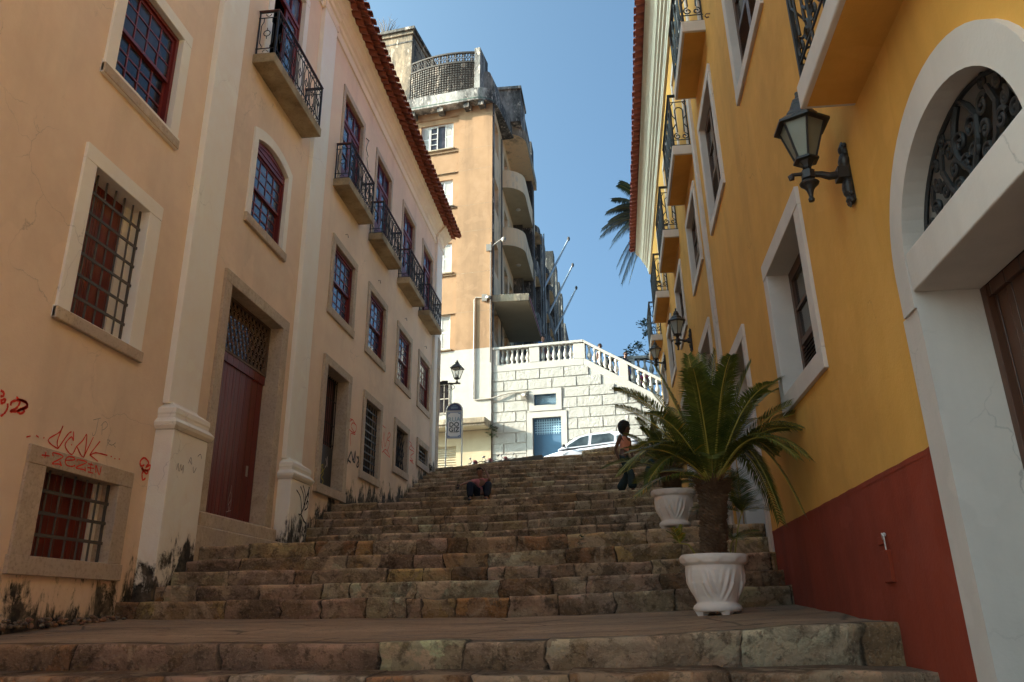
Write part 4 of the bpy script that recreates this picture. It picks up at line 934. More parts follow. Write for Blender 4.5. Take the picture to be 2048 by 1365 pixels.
# ================================================================== LANTERNS
def wall_lantern():
    root=thing('wall_lantern','largest wall lantern, frosted panes on a scrolled arm, just below the big yellow balcony','lamp',PR(4.76,0,2.69),'cast iron lanterns on the yellow wall')
    O=V(root.location); G=lambda x,y,z:(O.x+x,O.y+y,O.z+z)     # x negative = out over the street
    # wall plate with turned bosses
    m=MB(); 
    prof=[(.012,-.235),(.02,-.21),(.035,-.19),(.024,-.165),(.042,-.14),(.05,-.10),(.044,-.065),(.03,-.05),(.036,-.04),(.045,-.03),(.045,.03),(.03,.04),(.036,.05),(.046,.07),(.05,.10),(.036,.135),(.022,.15),(.034,.17),(.036,.19),(.018,.22),(.006,.24)]
    m.lathe(G(-.025,0,0),prof,14,ax=(.75,1)); m.box(lambda a,b,c:G(-b,a,c),-.032,.032,-.01,.03,-.2,.2); m.box(lambda a,b,c:G(-b,a,c),-.045,.045,.02,.085,-.04,.04)
    for z in(-.20,-.15,.15,.2): m.ball(G(-.02,.03,z),.018,8); m.ball(G(-.02,-.03,z),.018,8)
    m.build('wall_plate',M['castiron'],root,smooth=False)
    m=MB(); cx=-.262
    m.tube([G(-.08,0,0),G(-.13,0,-.005),G(-.18,0,.012),G(cx,0,.022)],[.026,.026,.022,.018],10)
    m.tube([G(cx,0,.022),G(cx-.05,0,.022),G(cx-.10,0,.020),G(cx-.118,0,.005),G(cx-.112,0,-.012),G(cx-.098,0,-.010),G(cx-.098,0,.004)],[.014,.013,.012,.014,.014,.012,.008],8); m.ball(G(cx-.104,0,0),.018,8)
    m.lathe(G(cx,0,0),[(.001,-.185),(.018,-.180),(.021,-.165),(.013,-.150),(.016,-.13),(.024,-.10),(.04,-.075),(.058,-.060),(.063,-.050),(.055,-.040),(.022,-.030),(.018,-.01)],18)
    m.lathe(G(cx,0,0),[(.030,-.022),(.045,-.016),(.045,.040),(.030,.048),(.018,.052),(.030,.062),(.026,.070)],6,rot=R(30))
    m.build('arm',M['castiron'],root)
    # lantern cage
    zb,zt=.125,.385; rb,rt=.066,.150
    def hexp(r,z,k): a=R(60*k+30); return G(cx+r*math.cos(a),r*math.sin(a),z)
    m=MB(); m.lathe(G(cx,0,0),[(.030,.068),(.030,.075),(.052,.108),(.085,.112),(.085,.125),(.066,.130)],6,rot=R(30))
    for k in range(6):
        m.tube([hexp(rb,zb,k),hexp(rt,zt,k)],.0085,4,ph=.785)
        m.tube([hexp(rb,zb+.005,k),hexp(rb,zb+.005,k+1)],.007,4); m.tube([hexp(rt,zt-.004,k),hexp(rt,zt-.004,k+1)],.010,4)
    m.lathe(G(cx,0,0),[(.186,.372),(.186,.388),(.125,.435),(.112,.440),(.112,.455),(.085,.490),(.06,.500),(.06,.545),(.045,.560),(.045,.580),(.02,.60),(.012,.63),(.016,.645),(.001,.66)],6,rot=R(30))
    m.build('lantern_cage',M['castiron'],root)
    m=MB()
    for k in range(6): m.quad(hexp(rb-.004,zb+.006,k),hexp(rb-.004,zb+.006,k+1),hexp(rt-.005,zt-.008,k+1),hexp(rt-.005,zt-.008,k))
    m.build('lantern_glass',M['frost'],root,rec=False)
    return root
lan=wall_lantern()
b_=V(PR(14.4,0,4.83)); r2=dup(lan,b_,0,'middle wall lantern on the yellow building, pale glass, above the front cycad')
b_=V(PR(20.9,0,6.40)); r3=dup(lan,b_,0,'farthest and smallest wall lantern on the yellow building, beside the sloping balustrade')
gl=[c for c in r2.children if c.name.startswith('lantern_glass')][0]
for rr in(r2,r3):
    for c_ in rr.children:
        if c_.name.startswith('lantern_glass'): c_.data=c_.data.copy(); c_.data.materials[0]=M['lampclear']
# corner lantern on the peach building
cl=thing('corner_lantern','black street lantern on a horizontal bracket at the far corner of the peach building','lamp',(-5.2,24.15,6.97))
O=V(cl.location); G=lambda x,y,z:(O.x+x,O.y+y,O.z+z)
m=MB(); m.box(lambda a,b,c:G(a,b,c),-.12,.66,-.022,.022,-.02,.022); m.box(lambda a,b,c:G(a,b,c),-.14,.16,-.04,.04,.0,.07); m.box(lambda a,b,c:G(a,b,c),-.13,-.09,-.05,.05,-.42,.1); m.box(lambda a,b,c:G(a,b,c),.05,.25,-.03,.03,.02,.10)
m.tube([G(.0,0,-.02)]+[G(.02+.16*math.sin(a),0,-.18+.16*math.cos(a)) for a in(0.2,.6,1.1,1.6,2.2,2.8)],.010,6)
m.tube([G(.34,0,-.02)]+[G(.40+.10*(1-.06*q)*math.cos(2.0-q*.5),0,-.13+.10*(1-.06*q)*math.sin(2.0-q*.5)) for q in range(14)],.009,6)
m.tube([G(.2,0,-.02),G(.26,0,-.16),G(.38,0,-.23)],.008,6)
m.build('bracket',M['castiron'],cl)
cx=.55; m=MB(); m.lathe(G(cx,0,0),[(.04,.02),(.04,.06),(.02,.08),(.02,.12),(.06,.14),(.10,.15),(.10,.17)],8)
hp=lambda r,z,k:G(cx+r*math.cos(R(90*k+30)),r*math.sin(R(90*k+30)),z)
for k in range(4):
    m.tube([hp(.10,.17,k),hp(.215,.50,k)],.012,4); m.tube([hp(.215,.50,k),hp(.215,.50,k+1)],.014,4); m.tube([hp(.10,.175,k),hp(.10,.175,k+1)],.011,4)
m.lathe(G(cx,0,0),[(.25,.49),(.25,.51),(.20,.55),(.12,.63),(.075,.66),(.075,.70),(.04,.72),(.03,.76),(.001,.79)],4,rot=R(30)); m.tube([G(cx,0,.17),G(cx,0,.30)],.022,8)
m.build('lantern_cage',M['castiron'],cl)
m=MB()
for k in range(4): m.quad(hp(.096,.18,k),hp(.096,.18,k+1),hp(.21,.49,k+1),hp(.21,.49,k))
gm=NT('clear_lamp_glass'); gm.b.inputs['Alpha'].default_value=.28; gm.fin((.6,.6,.5),.05); m.build('lantern_glass',gm.m,cl,rec=False)

# ================================================================== APARTMENT BLOCK AT THE TOP
AB=thing('apartment_block','weathered tan apartment block with whitewashed foot and rounded balconies at the top of the stairs','building',(-4.9,31,4.3))
HF=[(-3.14,-1.53,20.33,21.72),(-3.14,-1.50,17.33,18.68),(-3.14,-1.48,14.06,15.48),(-3.14,-1.47,10.52,12.10)]
w=MB(); wall_sheet(w,PC,-14,-.2,10.42,22.6,HF,depth=.25)
w.box(PC,-1.22,.39,-.02,.07,10.42,22.45); w.box(PC,-14,-.2,-.02,.05,22.0,22.6)
w.build('front_wall',M['tan'],AB,rec=False)
w=MB(); wall_sheet(w,PC,-14,.39,6.9,10.42,[(-2.6,-1.42,7.72,9.05)],depth=.2); w.box(PC,-1.22,.39,-.02,.068,7.3,10.42); w.build('whitewashed_wall',M['whitewall'],AB,rec=False)
w=MB(); wall_sheet(w,PC,-14,.39,3,6.95,[(-2.9,-1.08,3,6.36)],n=.06,depth=.2); w.build('shop_wall',M['awnsoff'],AB,rec=False)
m=MB()
for i in range(34): m.add([PC(-2.9,-.1,3+i*.1),PC(-1.08,-.1,3+i*.1),PC(-1.08,-.06,3.05+i*.1),PC(-2.9,-.06,3.05+i*.1),PC(-1.08,-.1,3.098+i*.1),PC(-2.9,-.1,3.098+i*.1)],[(0,1,2,3),(3,2,4,5)])
m.build('roller_shutter',plain('dull_grey_shutter',(.36,.31,.22),.6,var=.1),AB,rec=False)
m=MB(); m.box(PC,-12,.37,.0,.84,7.08,7.30); m.box(PC,-12,.37,.0,.78,6.98,7.08); m.build('awning_slab',M['concrete'],AB,bevel=.02)
m=MB(); m.box(PC,-12,.36,.06,.76,6.972,6.99); m.build('awning_soffit',M['awnsoff'],AB)
m=MB(); 
for zz in (12.1,13.9,15.9,17.2,19.0,20.1): m.box(PC,-14,.392,-.01,.072,zz-.008,zz)
m.build('render_joint',M['concrete'],AB)
def casement(s0,s1,z0,z1,openp):
    o=MB(); o.rectring(PC,(s0,s1,z0,z1),(s0+.05,s1-.05,z0+.05,z1-.05),-.17,-.08); o=o.build('window',M['whitewood'],AB)
    m=MB(); n=4; u=(s1-s0-.1)/n
    for i in range(n):
        a=s0+.05+u*i; b=a+u
        if i in(0,3):
            m.rectring(PC,(a,b,z0+.05,z1-.05),(a+.04,b-.04,z0+.10,z1-.10),-.14,-.095); m.box(PC,a+.04,b-.04,-.135,-.1,(z0+z1)/2-.03,(z0+z1)/2+.03)
            z=z0+.12
            while z<z1-.12: m.box(PC,a+.04,b-.04,-.13,-.105,z,z+.028); z+=.05
            m.box(PC,a+.04,b-.04,-.15,-.132,z0+.1,z1-.1)
        elif not(openp and i==2):
            m.rectring(PC,(a,b,z0+.05,z1-.05),(a+.04,b-.04,z0+.10,z1-.10),-.14,-.1)
            for j in(1,2,3): zz=z0+.1+(z1-z0-.2)*j/4; m.box(PC,a+.04,b-.04,-.13,-.105,zz-.012,zz+.012)
    m.build('shutter',M['whitewood'],o)
    g=MB(); g.quad(PC(s0+.05,-.155,z0+.05),PC(s1-.05,-.155,z0+.05),PC(s1-.05,-.155,z1-.05),PC(s0+.05,-.155,z1-.05)); g.build('glass',M['glass'],o)
    m=MB(); m.box(PC,s0-.06,s1+.08,-.1,.085,z0-.06,z0-.002); m.build('sill',M['concrete'],o)
for i,h in enumerate(HF): casement(*h,i==0)
o=MB(); o.rectring(PC,(-2.6,-1.42,7.72,9.05),(-2.55,-1.47,7.77,9.0),-.15,-.08); o=o.build('window',M['whitewood'],AB)
m=MB()
for i in range(6): m.tube([PC(-2.5+i*.21,.02,7.7),PC(-2.5+i*.21,.02,9.07)],.02,5)
for z in(7.75,8.35,9.0): m.box(PC,-2.6,-1.40,.0,.03,z,z+.04)
m.build('grille',M['pvc'],o); m=MB(); m.quad(PC(-2.6,-.12,7.72),PC(-1.42,-.12,7.72),PC(-1.42,-.12,9.05),PC(-2.6,-.12,9.05)); m.build('glass',M['glass'],o)
# side wall towards the avenue
HS=[]
for zf in(11.0,14.2,17.3,20.4):
    HS+= [(.55,1.75,zf,zf+1.5)]
    for s in(3.6,5.4,9.6,12.2,14.8,17.4,20,22.6,25.2,27.8,30.4,33,36): HS.append((s,s+1.2,zf-.5,zf+1.5))
w=MB(); wall_sheet(w,PS,0,3.0,9.5,22.6,[h for h in HS if h[1]<3],depth=.3); wall_sheet(w,PS,3.0,8.4,4,22.6,[h for h in HS if 3<h[0]<8],depth=.3)
w.quad(PS(0,0,4),PS(3,0,4),PS(3,0,9.5),PS(0,0,9.5)); w.build('side_wall',M['stained_tan'],AB,rec=False)
m=MB(); m.box(PS,.0,.22,-.01,.05,10.4,22.4); m.build('corner_strip',M['stained_white'],AB)
g=MB()
for h in HS:
    if h[0]<8.4: g.quad(PS(h[0],-.26,h[2]),PS(h[1],-.26,h[2]),PS(h[1],-.26,h[3]),PS(h[0],-.26,h[3]))
g.build('side_glass',M['glass_brown'],AB,rec=False)
m=MB()
for h in HS:
    if h[0]<8.4:
        m.rectring(PS,(h[0],h[1],h[2],h[3]),(h[0]+.07,h[1]-.07,h[2]+.07,h[3]-.07),-.25,-.18); m.box(PS,(h[0]+h[1])/2-.03,(h[0]+h[1])/2+.03,-.25,-.2,h[2],h[3])
m.build('side_window_frame',M['whitewood'],AB)
d=MB(); d.quad(PC(-14,-.9,4),PC(.2,-.9,4),PC(.2,-.9,22.5),PC(-14,-.9,22.5)); d.quad(PS(0.2,-.8,4),PS(50,-.8,4),PS(50,-.8,22.5),PS(.2,-.8,22.5)); d.quad(PC(-14,-.9,22.5),PC(.3,-.9,22.5),PS(50,-.8,22.5),PS(50,-14,22.5)); d.build('room_shade_sheet',M['darkin'],AB,rec=False)
def roundbal(parent,F,s0,s1,n,z0,z1,r,mat,under,name='balcony',par=.10):
    P=[(s0,0)]+[(s0+r-r*math.cos(math.pi/2*i/8),n-r+r*math.sin(math.pi/2*i/8)) for i in range(9)]+[(s1,n),(s1,0)]
    m=MB(); k=len(P)
    A=[F(a,b,z0) for a,b in P]; B=[F(a,b,z1) for a,b in P]; m.add(A+B,[(i,(i+1)%k,k+(i+1)%k,k+i) for i in range(k)]+[tuple(range(k,2*k))])
    o=m.build(name,mat,parent)
    m=MB(); m.add([F(a,b*.985,z0-.004) for a,b in P]+[F(a,b*.985,z0+.05) for a,b in P],[tuple(range(k)),tuple(range(k,2*k))]+[(i,(i+1)%k,k+(i+1)%k,k+i) for i in range(k)]); m.build('soffit',under,o)
    return o
for z0 in(16.5,19.6): 
    o=roundbal(AB,PS,2.9,8.3,1.02,z0,z0+.95,1.0,M['stained_tan'],M['awnsoff'])
    m=MB(); m.ball(PS(5.2,.5,z0-.03),.13,10,(1,1,.4)); m.build('ceiling_lamp',M['whitewood'],o)
roundbal(AB,PS,2.6,8.4,1.15,22.45,23.0,1.1,M['concrete'],M['stained_tan'],'roof_slab')
# corner roof slab over the front
m=MB(); P=[(-14,.55),(-.35,.55)]+[(-.35+.9*math.sin(math.pi/2*i/8),-.35+.9*math.cos(math.pi/2*i/8)) for i in range(1,9)]+[(.55,-3),(-14,-3)]; k=len(P)
m.add([PC(a,b,22.35) for a,b in P]+[PC(a,b,22.5) for a,b in P]+[PC(a,b*.97,22.5) for a,b in P]+[PC(a,b*.97,23.0) for a,b in P],[tuple(range(k)),tuple(range(3*k,4*k))]+[(j*k+i,j*k+(i+1)%k,(j+1)*k+(i+1)%k,(j+1)*k+i) for j in(0,1,2) for i in range(k)])
m.build('roof_slab',M['stained_white'],AB)
m=MB(); m.add([PC(a,b*1.02,22.44) for a,b in P]+[PC(a,b*1.02,22.475) for a,b in P],[tuple(range(k)),tuple(range(k,2*k))]+[(i,(i+1)%k,k+(i+1)%k,k+i) for i in range(k)]); m.build('roof_edge_trim',plain('green_copper_edge',(.07,.12,.09),.8,var=.4),AB)
m=MB()
for s in(-3.6,-2.2,-.9,-.2): m.box(PC,s,s+.28,.05,.45,22.1,22.34)
m.build('roof_bracket',M['stained_dark'],AB)
m=MB(); m.box(PC,-6.2,-4.05,-3.4,-.55,22.9,27.75); m.box(PC,-6.3,-3.98,-3.45,-.47,27.75,27.95); m.build('stair_tower',stained('grimy_tower_plaster',(.44,.33,.21),.75),AB,bevel=.02); m=MB(); m.box(PC,-6.4,-3.9,-3.55,-.37,27.96,28.12); m.box(PC,-6.22,-4.03,-3.42,-.53,27.3,27.38); m.build('tower_coping',M['stained_dark'],AB)
# glass-block drum with pierced parapet
m=MB(); P=[]; k=26
for i in range(k+1):
    t_=i/k; P.append((-4.02+3.45*t_, -.30-.9*(1-math.sin(math.pi*(.25+.5*t_)))))
A=P
for i in range(k):
    for j in range(17):
        z0=22.95+j*.136; a,b=A[i],A[i+1]; a=(a[0],a[1]+.006);b=(b[0],b[1]+.006)
        e=.012
        m.add([PC(a[0]+e,a[1],z0+e),PC(b[0]-e,b[1],z0+e),PC(b[0]-e,b[1],z0+.136-e),PC(a[0]+e,a[1],z0+.136-e),PC(a[0]+.03,a[1]+.03,z0+.03),PC(b[0]-.03,b[1]+.03,z0+.03),PC(b[0]-.03,b[1]+.03,z0+.106),PC(a[0]+.03,a[1]+.03,z0+.106)],[(4,5,6,7),(0,1,5,4),(1,2,6,5),(2,3,7,6),(3,0,4,7)])
m.build('glass_block_wall',stained('dirty_glass_block',(.10,.085,.07),.5),AB,rec=False)
m=MB(); q=[(a,b-.012) for a,b in A]
for i in range(k): m.quad(PC(q[i][0],q[i][1],22.9),PC(q[i+1][0],q[i+1][1],22.9),PC(q[i+1][0],q[i+1][1],25.3),PC(q[i][0],q[i][1],25.3))
m.build('drum_wall',M['stained_dark'],AB,rec=False)
m=MB(); 
for i in range(k):
    a,b=A[i],A[i+1]
    for z0,z1,dp in((25.28,25.36,.05),(25.84,25.92,.05)):
        m.add([PC(x,n+dn,z) for z in(z0,z1) for dn in(-dp,dp) for x,n in(a,b)],[(0,1,3,2),(4,6,7,5),(0,4,5,1),(2,3,7,6),(0,2,6,4),(1,5,7,3)])
    mx,mn=(a[0]+b[0])/2,(a[1]+b[1])/2
    for dz in(.0,.25):
        c0=25.48+dz; 
        m.tube([PC(a[0],a[1],c0-.12),PC(b[0],b[1],c0+.12)],.018,4); m.tube([PC(a[0],a[1],c0+.12),PC(b[0],b[1],c0-.12)],.018,4)
        m.tube([PC(mx,mn,c0-.12),PC(mx,mn,c0+.12)],.014,4)
    if i%3==0: m.tube([PC(a[0],a[1],25.3),PC(a[0],a[1],25.9)],.03,4)
m.build('pierced_parapet',plain('dark_parapet_stone',(.07,.062,.055),.95),AB)
m=MB(); m.box(PC,-.66,-.38,-1.6,-.35,22.9,25.98); 
Q=[(-.38,22.9),(-.38,25.1),(-.25,25.12),(-.1,25.0),(.05,24.6),(.2,23.6),(.3,22.9)]; m.poly(PC,Q,-3.5,-1.1); m.build('roof_buttress',M['stained_white'],AB)
m=MB(); m.box(PS,2.3,4.3,-1.7,1.0,22.9,24.75); m.box(PS,2.2,4.4,-1.8,1.06,24.75,24.9); m.build('water_tower',M['stained_white'],AB)
m=MB()
for s in(4.55,): m.box(PS,s,s+2.2,-1,.98,22.9,24.5)
m.box(PS,7.3,8.38,-2,1.0,4,24.95); m.box(PS,6.9,7.3,-.5,.5,9,24.2); m.build('vertical_fin',M['stained_dark'],AB)
# entrance canopy
m=MB(); m.box(PS,-.02,5.4,0,1.58,12.45,12.78); cn=m.build('canopy',M['concrete'],AB,bevel=.02)
m=MB(); m.box(PS,.06,5.32,.03,1.52,12.44,12.46); m.build('soffit',plain('grey_green_soffit_paint',(.30,.26,.19),.9,var=.12,scale=1.5),cn)
m=MB(); m.box(PS,.1,5.42,1.575,1.60,12.52,12.66); m.build('red_fascia',M['maroon'],cn)
m=MB(); m.box(PS,1.6,2.4,.05,.5,12.78,13.3); m.build('air_conditioner',M['whitewood'],AB,bevel=.02)
m=MB(); m.box(PS,1.62,1.63,.1,.45,12.85,13.25)
for i in range(7): m.box(PS,1.585,1.60,.08,.46,12.84+i*.06,12.86+i*.06)
m.build('air_conditioner_grille',M['grille'],AB)
# ---- further block down the avenue
B2=thing('avenue_block','row of soot stained bays and balconies receding behind the flagpoles along the avenue','building',(-4,40,5))
w=MB(); wall_sheet(w,PS,8.4,46,4,21.3,[h for h in HS if h[0]>8.4],depth=.3); w.quad(PS(46,0,4),PS(46,0,25),PS(46,-12,25),PS(46,-12,4)); w.build('wall',M['stained_tan'],B2,rec=False)
g=MB(); m=MB()
for h in HS:
    if h[0]>8.4: g.quad(PS(h[0],-.26,h[2]),PS(h[1],-.26,h[2]),PS(h[1],-.26,h[3]),PS(h[0],-.26,h[3])); m.rectring(PS,(h[0],h[1],h[2],h[3]),(h[0]+.08,h[1]-.08,h[2]+.08,h[3]-.08),-.25,-.15)
g.build('glass',M['glass_brown'],B2,rec=False); m.build('window_frame',M['whitewood'],B2)
for s0,s1,n,zt,mk in((8.9,9.4,.85,20.6,'stained_white'),(11.5,12.0,1.0,21.3,'stained_dark'),(13.1,15.2,.98,22.1,'stained_white'),(21.5,22.6,1.0,24.9,'stained_dark'),(24.4,25.4,1.0,25.0,'stained_white'),(27.3,28.3,1.0,24.9,'stained_dark'),(30.0,31.2,1.0,25.0,'stained_white'),(35,45,.9,24.2,'stained_dark'),(17.6,18.1,.95,21.6,'stained_dark')):
    m=MB(); m.box(PS,s0,s1,-.3,n,4,zt); m.build('bay',M[mk],B2,bevel=.02)
for s0,s1 in((9.4,11.5),(15.3,17.6),(18.2,21.4)):
    for z0 in(11.6,14.8,17.9): roundbal(B2,PS,s0,s1,1.0,z0,z0+.95,.9,M['stained_dark'],M['stained_tan'])
    roundbal(B2,PS,s0,s1,1.1,20.6,21.0,.9,M['stained_dark'],M['stained_tan'],'roof_slab')
o=roundbal(B2,PS,8.4,11.2,1.75,13.0,14.1,1.5,M['stained_white'],M['stained_tan'],'round_entrance'); m=MB()
P=[(8.4,0)]+[(8.4+1.5-1.5*math.cos(math.pi/2*i/8),1.78-1.5+1.5*math.sin(math.pi/2*i/8)) for i in range(9)]+[(11.2,1.78)]
for a,b in zip(P,P[1:]): m.quad(PS(a[0]-.02,a[1]+.02,12.8),PS(b[0]-.02,b[1]+.02,12.8),PS(b[0]-.02,b[1]+.02,13.15),PS(a[0]-.02,a[1]+.02,13.15))
m.build('red_band',M['maroon'],o,rec=False)
# cables and pipes on the side wall
m=MB()
for s,n in((2.4,.06),(8.75,.12),(12.9,1.1),(7.2,1.06)): m.tube([PS(s,n,4.5),PS(s,n,22)],.035,5)
m.build('downpipe',M['grille'],AB)

# ================================================================== RETAINING WALL, TERRACE, BALUSTRADES
RW=thing('retaining_wall','whitewashed ashlar wall with blue door, small barred window and balustrade on top','wall',(-4.2,30.9,4.5))
rail=lambda s:10.40 if s<4.23 else 10.40-.625*(s-4.23)
m=MB(); Dr=(2.09,3.25); 
wall_sheet(m,PC,.39,4.23,3,9.36,[(2.09,3.25,3,7.31),(2.17,3.07,7.81,8.26)],n=-.03,depth=.25,ex=.02)
for a,b in((4.23,6),(6,8),(8,9.0)): m.quad(PC(a,-.03,3),PC(b,-.03,3),PC(b,-.03,rail(b)-1.03),PC(a,-.03,rail(a)-1.03))
# courses of rusticated blocks
zc_=9.36; row=0
blk=MB(); rnd=random.Random(3)
while zc_>4.6:
    z0=zc_-.43; s=.42-(.5 if row%2 else 0)
    while s<9:
        e=s+1.0; a=max(s,.42); b=min(e,9)-.017
        top=min(zc_-.017, (rail(b)-.95) if b>4.2 else 99)
        segs=[(a,b)]
        for (x0,x1,y0,y1) in((1.86,3.48,3,7.54),(1.95,3.29,7.58,8.48)):
            if z0<y1-.02 and zc_>y0+.02:
                ns=[]
                for (p,q_) in segs:
                    if q_<=x0 or p>=x1: ns.append((p,q_)); continue
                    if p<x0-.12: ns.append((p,x0-.018))
                    if q_>x1+.12: ns.append((x1+.018,q_))
                segs=ns
        for (p,q_) in segs:
            if q_-p>.1 and top-z0>.08:
                n1=.0+rnd.uniform(-.004,.006)
                # chamfered face
                c_=.018
                blk.add([PC(p,-.06,z0),PC(q_,-.06,z0),PC(q_,-.06,top),PC(p,-.06,top),PC(p+c_,n1,z0+c_),PC(q_-c_,n1,z0+c_),PC(q_-c_,n1,top-c_),PC(p+c_,n1,top-c_)],[(4,5,6,7),(0,1,5,4),(1,2,6,5),(2,3,7,6),(3,0,4,7)])
        s=e
    zc_-=.43; row+=1
def rough():
    t=NT('rough_whitewashed_ashlar'); n=t.noise(1.2,5); st=t.noise(2.0,6,stretch=(1,1,.3),rough=.7)
    c=t.mix(n,(.30,.29,.265),(.37,.36,.33)); c=t.mix(t.math('MULTIPLY',t.ramp(st,[(.6,0),(.8,1)]),.35),c,(.45,.40,.33))
    h=t.math('ADD',t.noise(7,6,rough=.65),t.math('MULTIPLY',t.noise(26,4),.35)); t.bump(h,.75,.05); return t.fin(c,.95)
M['ashlar']=rough(); M['smoothwhite']=plaster('smooth_whitewash',(.36,.345,.315),var=.03,streak=.06,bumps=.3)
m.build('wall_face',M['smoothwhite'],RW,rec=False); blk.build('ashlar_blocks',M['ashlar'],RW,rec=False)
m=MB(); m.rectring(PC,(1.86,3.48,3,7.54),(2.09,3.25,2.9,7.31),-.03,.02); m.rectring(PC,(1.95,3.29,7.58,8.48),(2.17,3.07,7.81,8.26),-.03,.02); m.build('opening_surround',M['smoothwhite'],RW)
dr=MB(); dr.box(PC,2.09,3.25,-.24,-.2,3,6.62); dr.rectring(PC,(2.09,3.25,6.62,7.31),(2.14,3.20,6.66,7.27),-.24,-.19); dr=dr.build('door',M['bluedoor'],RW)
m=MB()
for i in range(1,11): m.box(PC,2.14+i*.096-.018,2.14+i*.096+.018,-.225,-.205,6.64,7.29)
for i in range(1,6): m.box(PC,2.12,3.22,-.218,-.2,6.66+i*.10-.02,6.66+i*.10+.02)
m.build('door_lattice',M['bluelt'],dr); m=MB(); m.quad(PC(2.1,-.235,6.6),PC(3.24,-.235,6.6),PC(3.24,-.235,7.3),PC(2.1,-.235,7.3)); m.build('door_backing',M['bluedoor'],dr)
wn=MB(); wn.rectring(PC,(2.17,3.07,7.81,8.26),(2.20,3.04,7.84,8.23),-.16,-.1); wn=wn.build('window',M['bluedoor'],RW)
m=MB()
for i in range(1,18): m.box(PC,2.20+i*.047-.005,2.20+i*.047+.005,-.12,-.11,7.84,8.23)
for i in range(1,9): m.box(PC,2.2,3.04,-.118,-.108,7.84+i*.043-.005,7.84+i*.043+.005)
m.build('mesh_grille',M['bluelt'],wn); m=MB(); m.quad(PC(2.2,-.14,7.8),PC(3.05,-.14,7.8),PC(3.05,-.14,8.25),PC(2.2,-.14,8.25)); m.build('glass',M['glass'],wn)
# balustrade
def slab(mb,F,s0,s1,n0,n1,f0,f1):   # sloping member between functions of s
    mb.hexa([F(a,n,f(a)) for f in(f0,f1) for n in(n0,n1) for a in(s0,s1)])
m=MB()
for a,b in((.39,4.23),(4.23,9.0)): 
    slab(m,PC,a,b,-.28,.05,lambda s:rail(s)-.11,lambda s:rail(s)); slab(m,PC,a,b,-.22,.0,lambda s:rail(s)-1.06,lambda s:rail(s)-.76)
for a,b in((.39,.72),(2.00,2.42),(3.82,4.30),(5.62,5.98),(7.4,7.75)): slab(m,PC,a,b,-.235,.012,lambda s:rail(s)-.765,lambda s:rail(s)-.105)
slab(m,PC,4.23,9.0,-.2,-.06,lambda s:3,lambda s:rail(s)-1.0); 
bal=m.build('balustrade',M['smoothwhite'],RW,bevel=.015)
BP=[(.075,0),(.075,.05),(.05,.065),(.045,.08),(.085,.15),(.098,.21),(.088,.28),(.05,.38),(.036,.46),(.036,.50),(.055,.515),(.055,.53),(.045,.545),(.07,.575),(.07,.625)]
bm=MB(); bm.lathe((0,0,0),BP,14)
bp=bm.build('baluster',M['smoothwhite'],None,smooth=True); bp.parent=bal
first=True
for a,b,n in((.72,2.0,6),(2.42,3.82,6),(4.34,5.60,6),(6.0,7.4,6)):
    for i in range(n):
        s=a+(b-a)*(i+.5)/n; P=V(PC(s,-.12,rail(s)-.75))-V(RW.location)
        if first: q=bp; first=False
        else: q=bp.copy(); COL.objects.link(q); q.parent=bal
        q.location=P; q.scale=(1,1,1.0)
# terrace and the flight behind the sloping rail
m=MB(); m.quad(PC(.39,-.25,9.42),PC(5.2,-.25,9.42),PC(5.2,-6,9.42),PC(.39,-6,9.42)); m.quad(PC(.39,-6,3),PC(14,-6,3),PC(14,-6,9.42),PC(.39,-6,9.42)); m.quad(PC(9,0,3),PC(9,-6,3),PC(9,-6,9.4),PC(9,0,8)); m.build('terrace_floor',M['asphalt'],RW,rec=False)
m=MB(); s=4.6; z=9.40
while z>6.6: m.box(PC,s,s+.30,-2.6,-.25,z-.6,z-.17); s+=.28; z-=.175
m.build('flight_of_steps',M['stone'],RW)
GB=thing('grey_balustrade','weathered grey stone balustrade on the terrace behind the sloping white rail','balustrade',(2.2,33.6,9.4))
m=MB(); m.box(W0,.1,5.5,33.5,33.85,10.50,10.64); m.box(W0,.1,5.5,33.5,33.8,9.35,9.75)
for x in(.1,1.08,3.2): m.box(W0,x,x+.34,33.48,33.83,9.75,10.50)
gb=m.build('rail',M['stained_white'],GB,bevel=.02); bp2=None
for x in(.56,.84,1.58,1.86,2.14,2.42,2.70,2.98):
    if bp2 is None:
        bm=MB(); bm.lathe((0,0,0),[(r*1.15,z*1.2) for r,z in BP],12); bp2=bm.build('baluster',M['stained_white'],None,smooth=True); bp2.parent=gb; q=bp2
    else: q=bp2.copy(); COL.objects.link(q); q.parent=gb
    q.location=V((x,33.65,9.75))-V(GB.location)
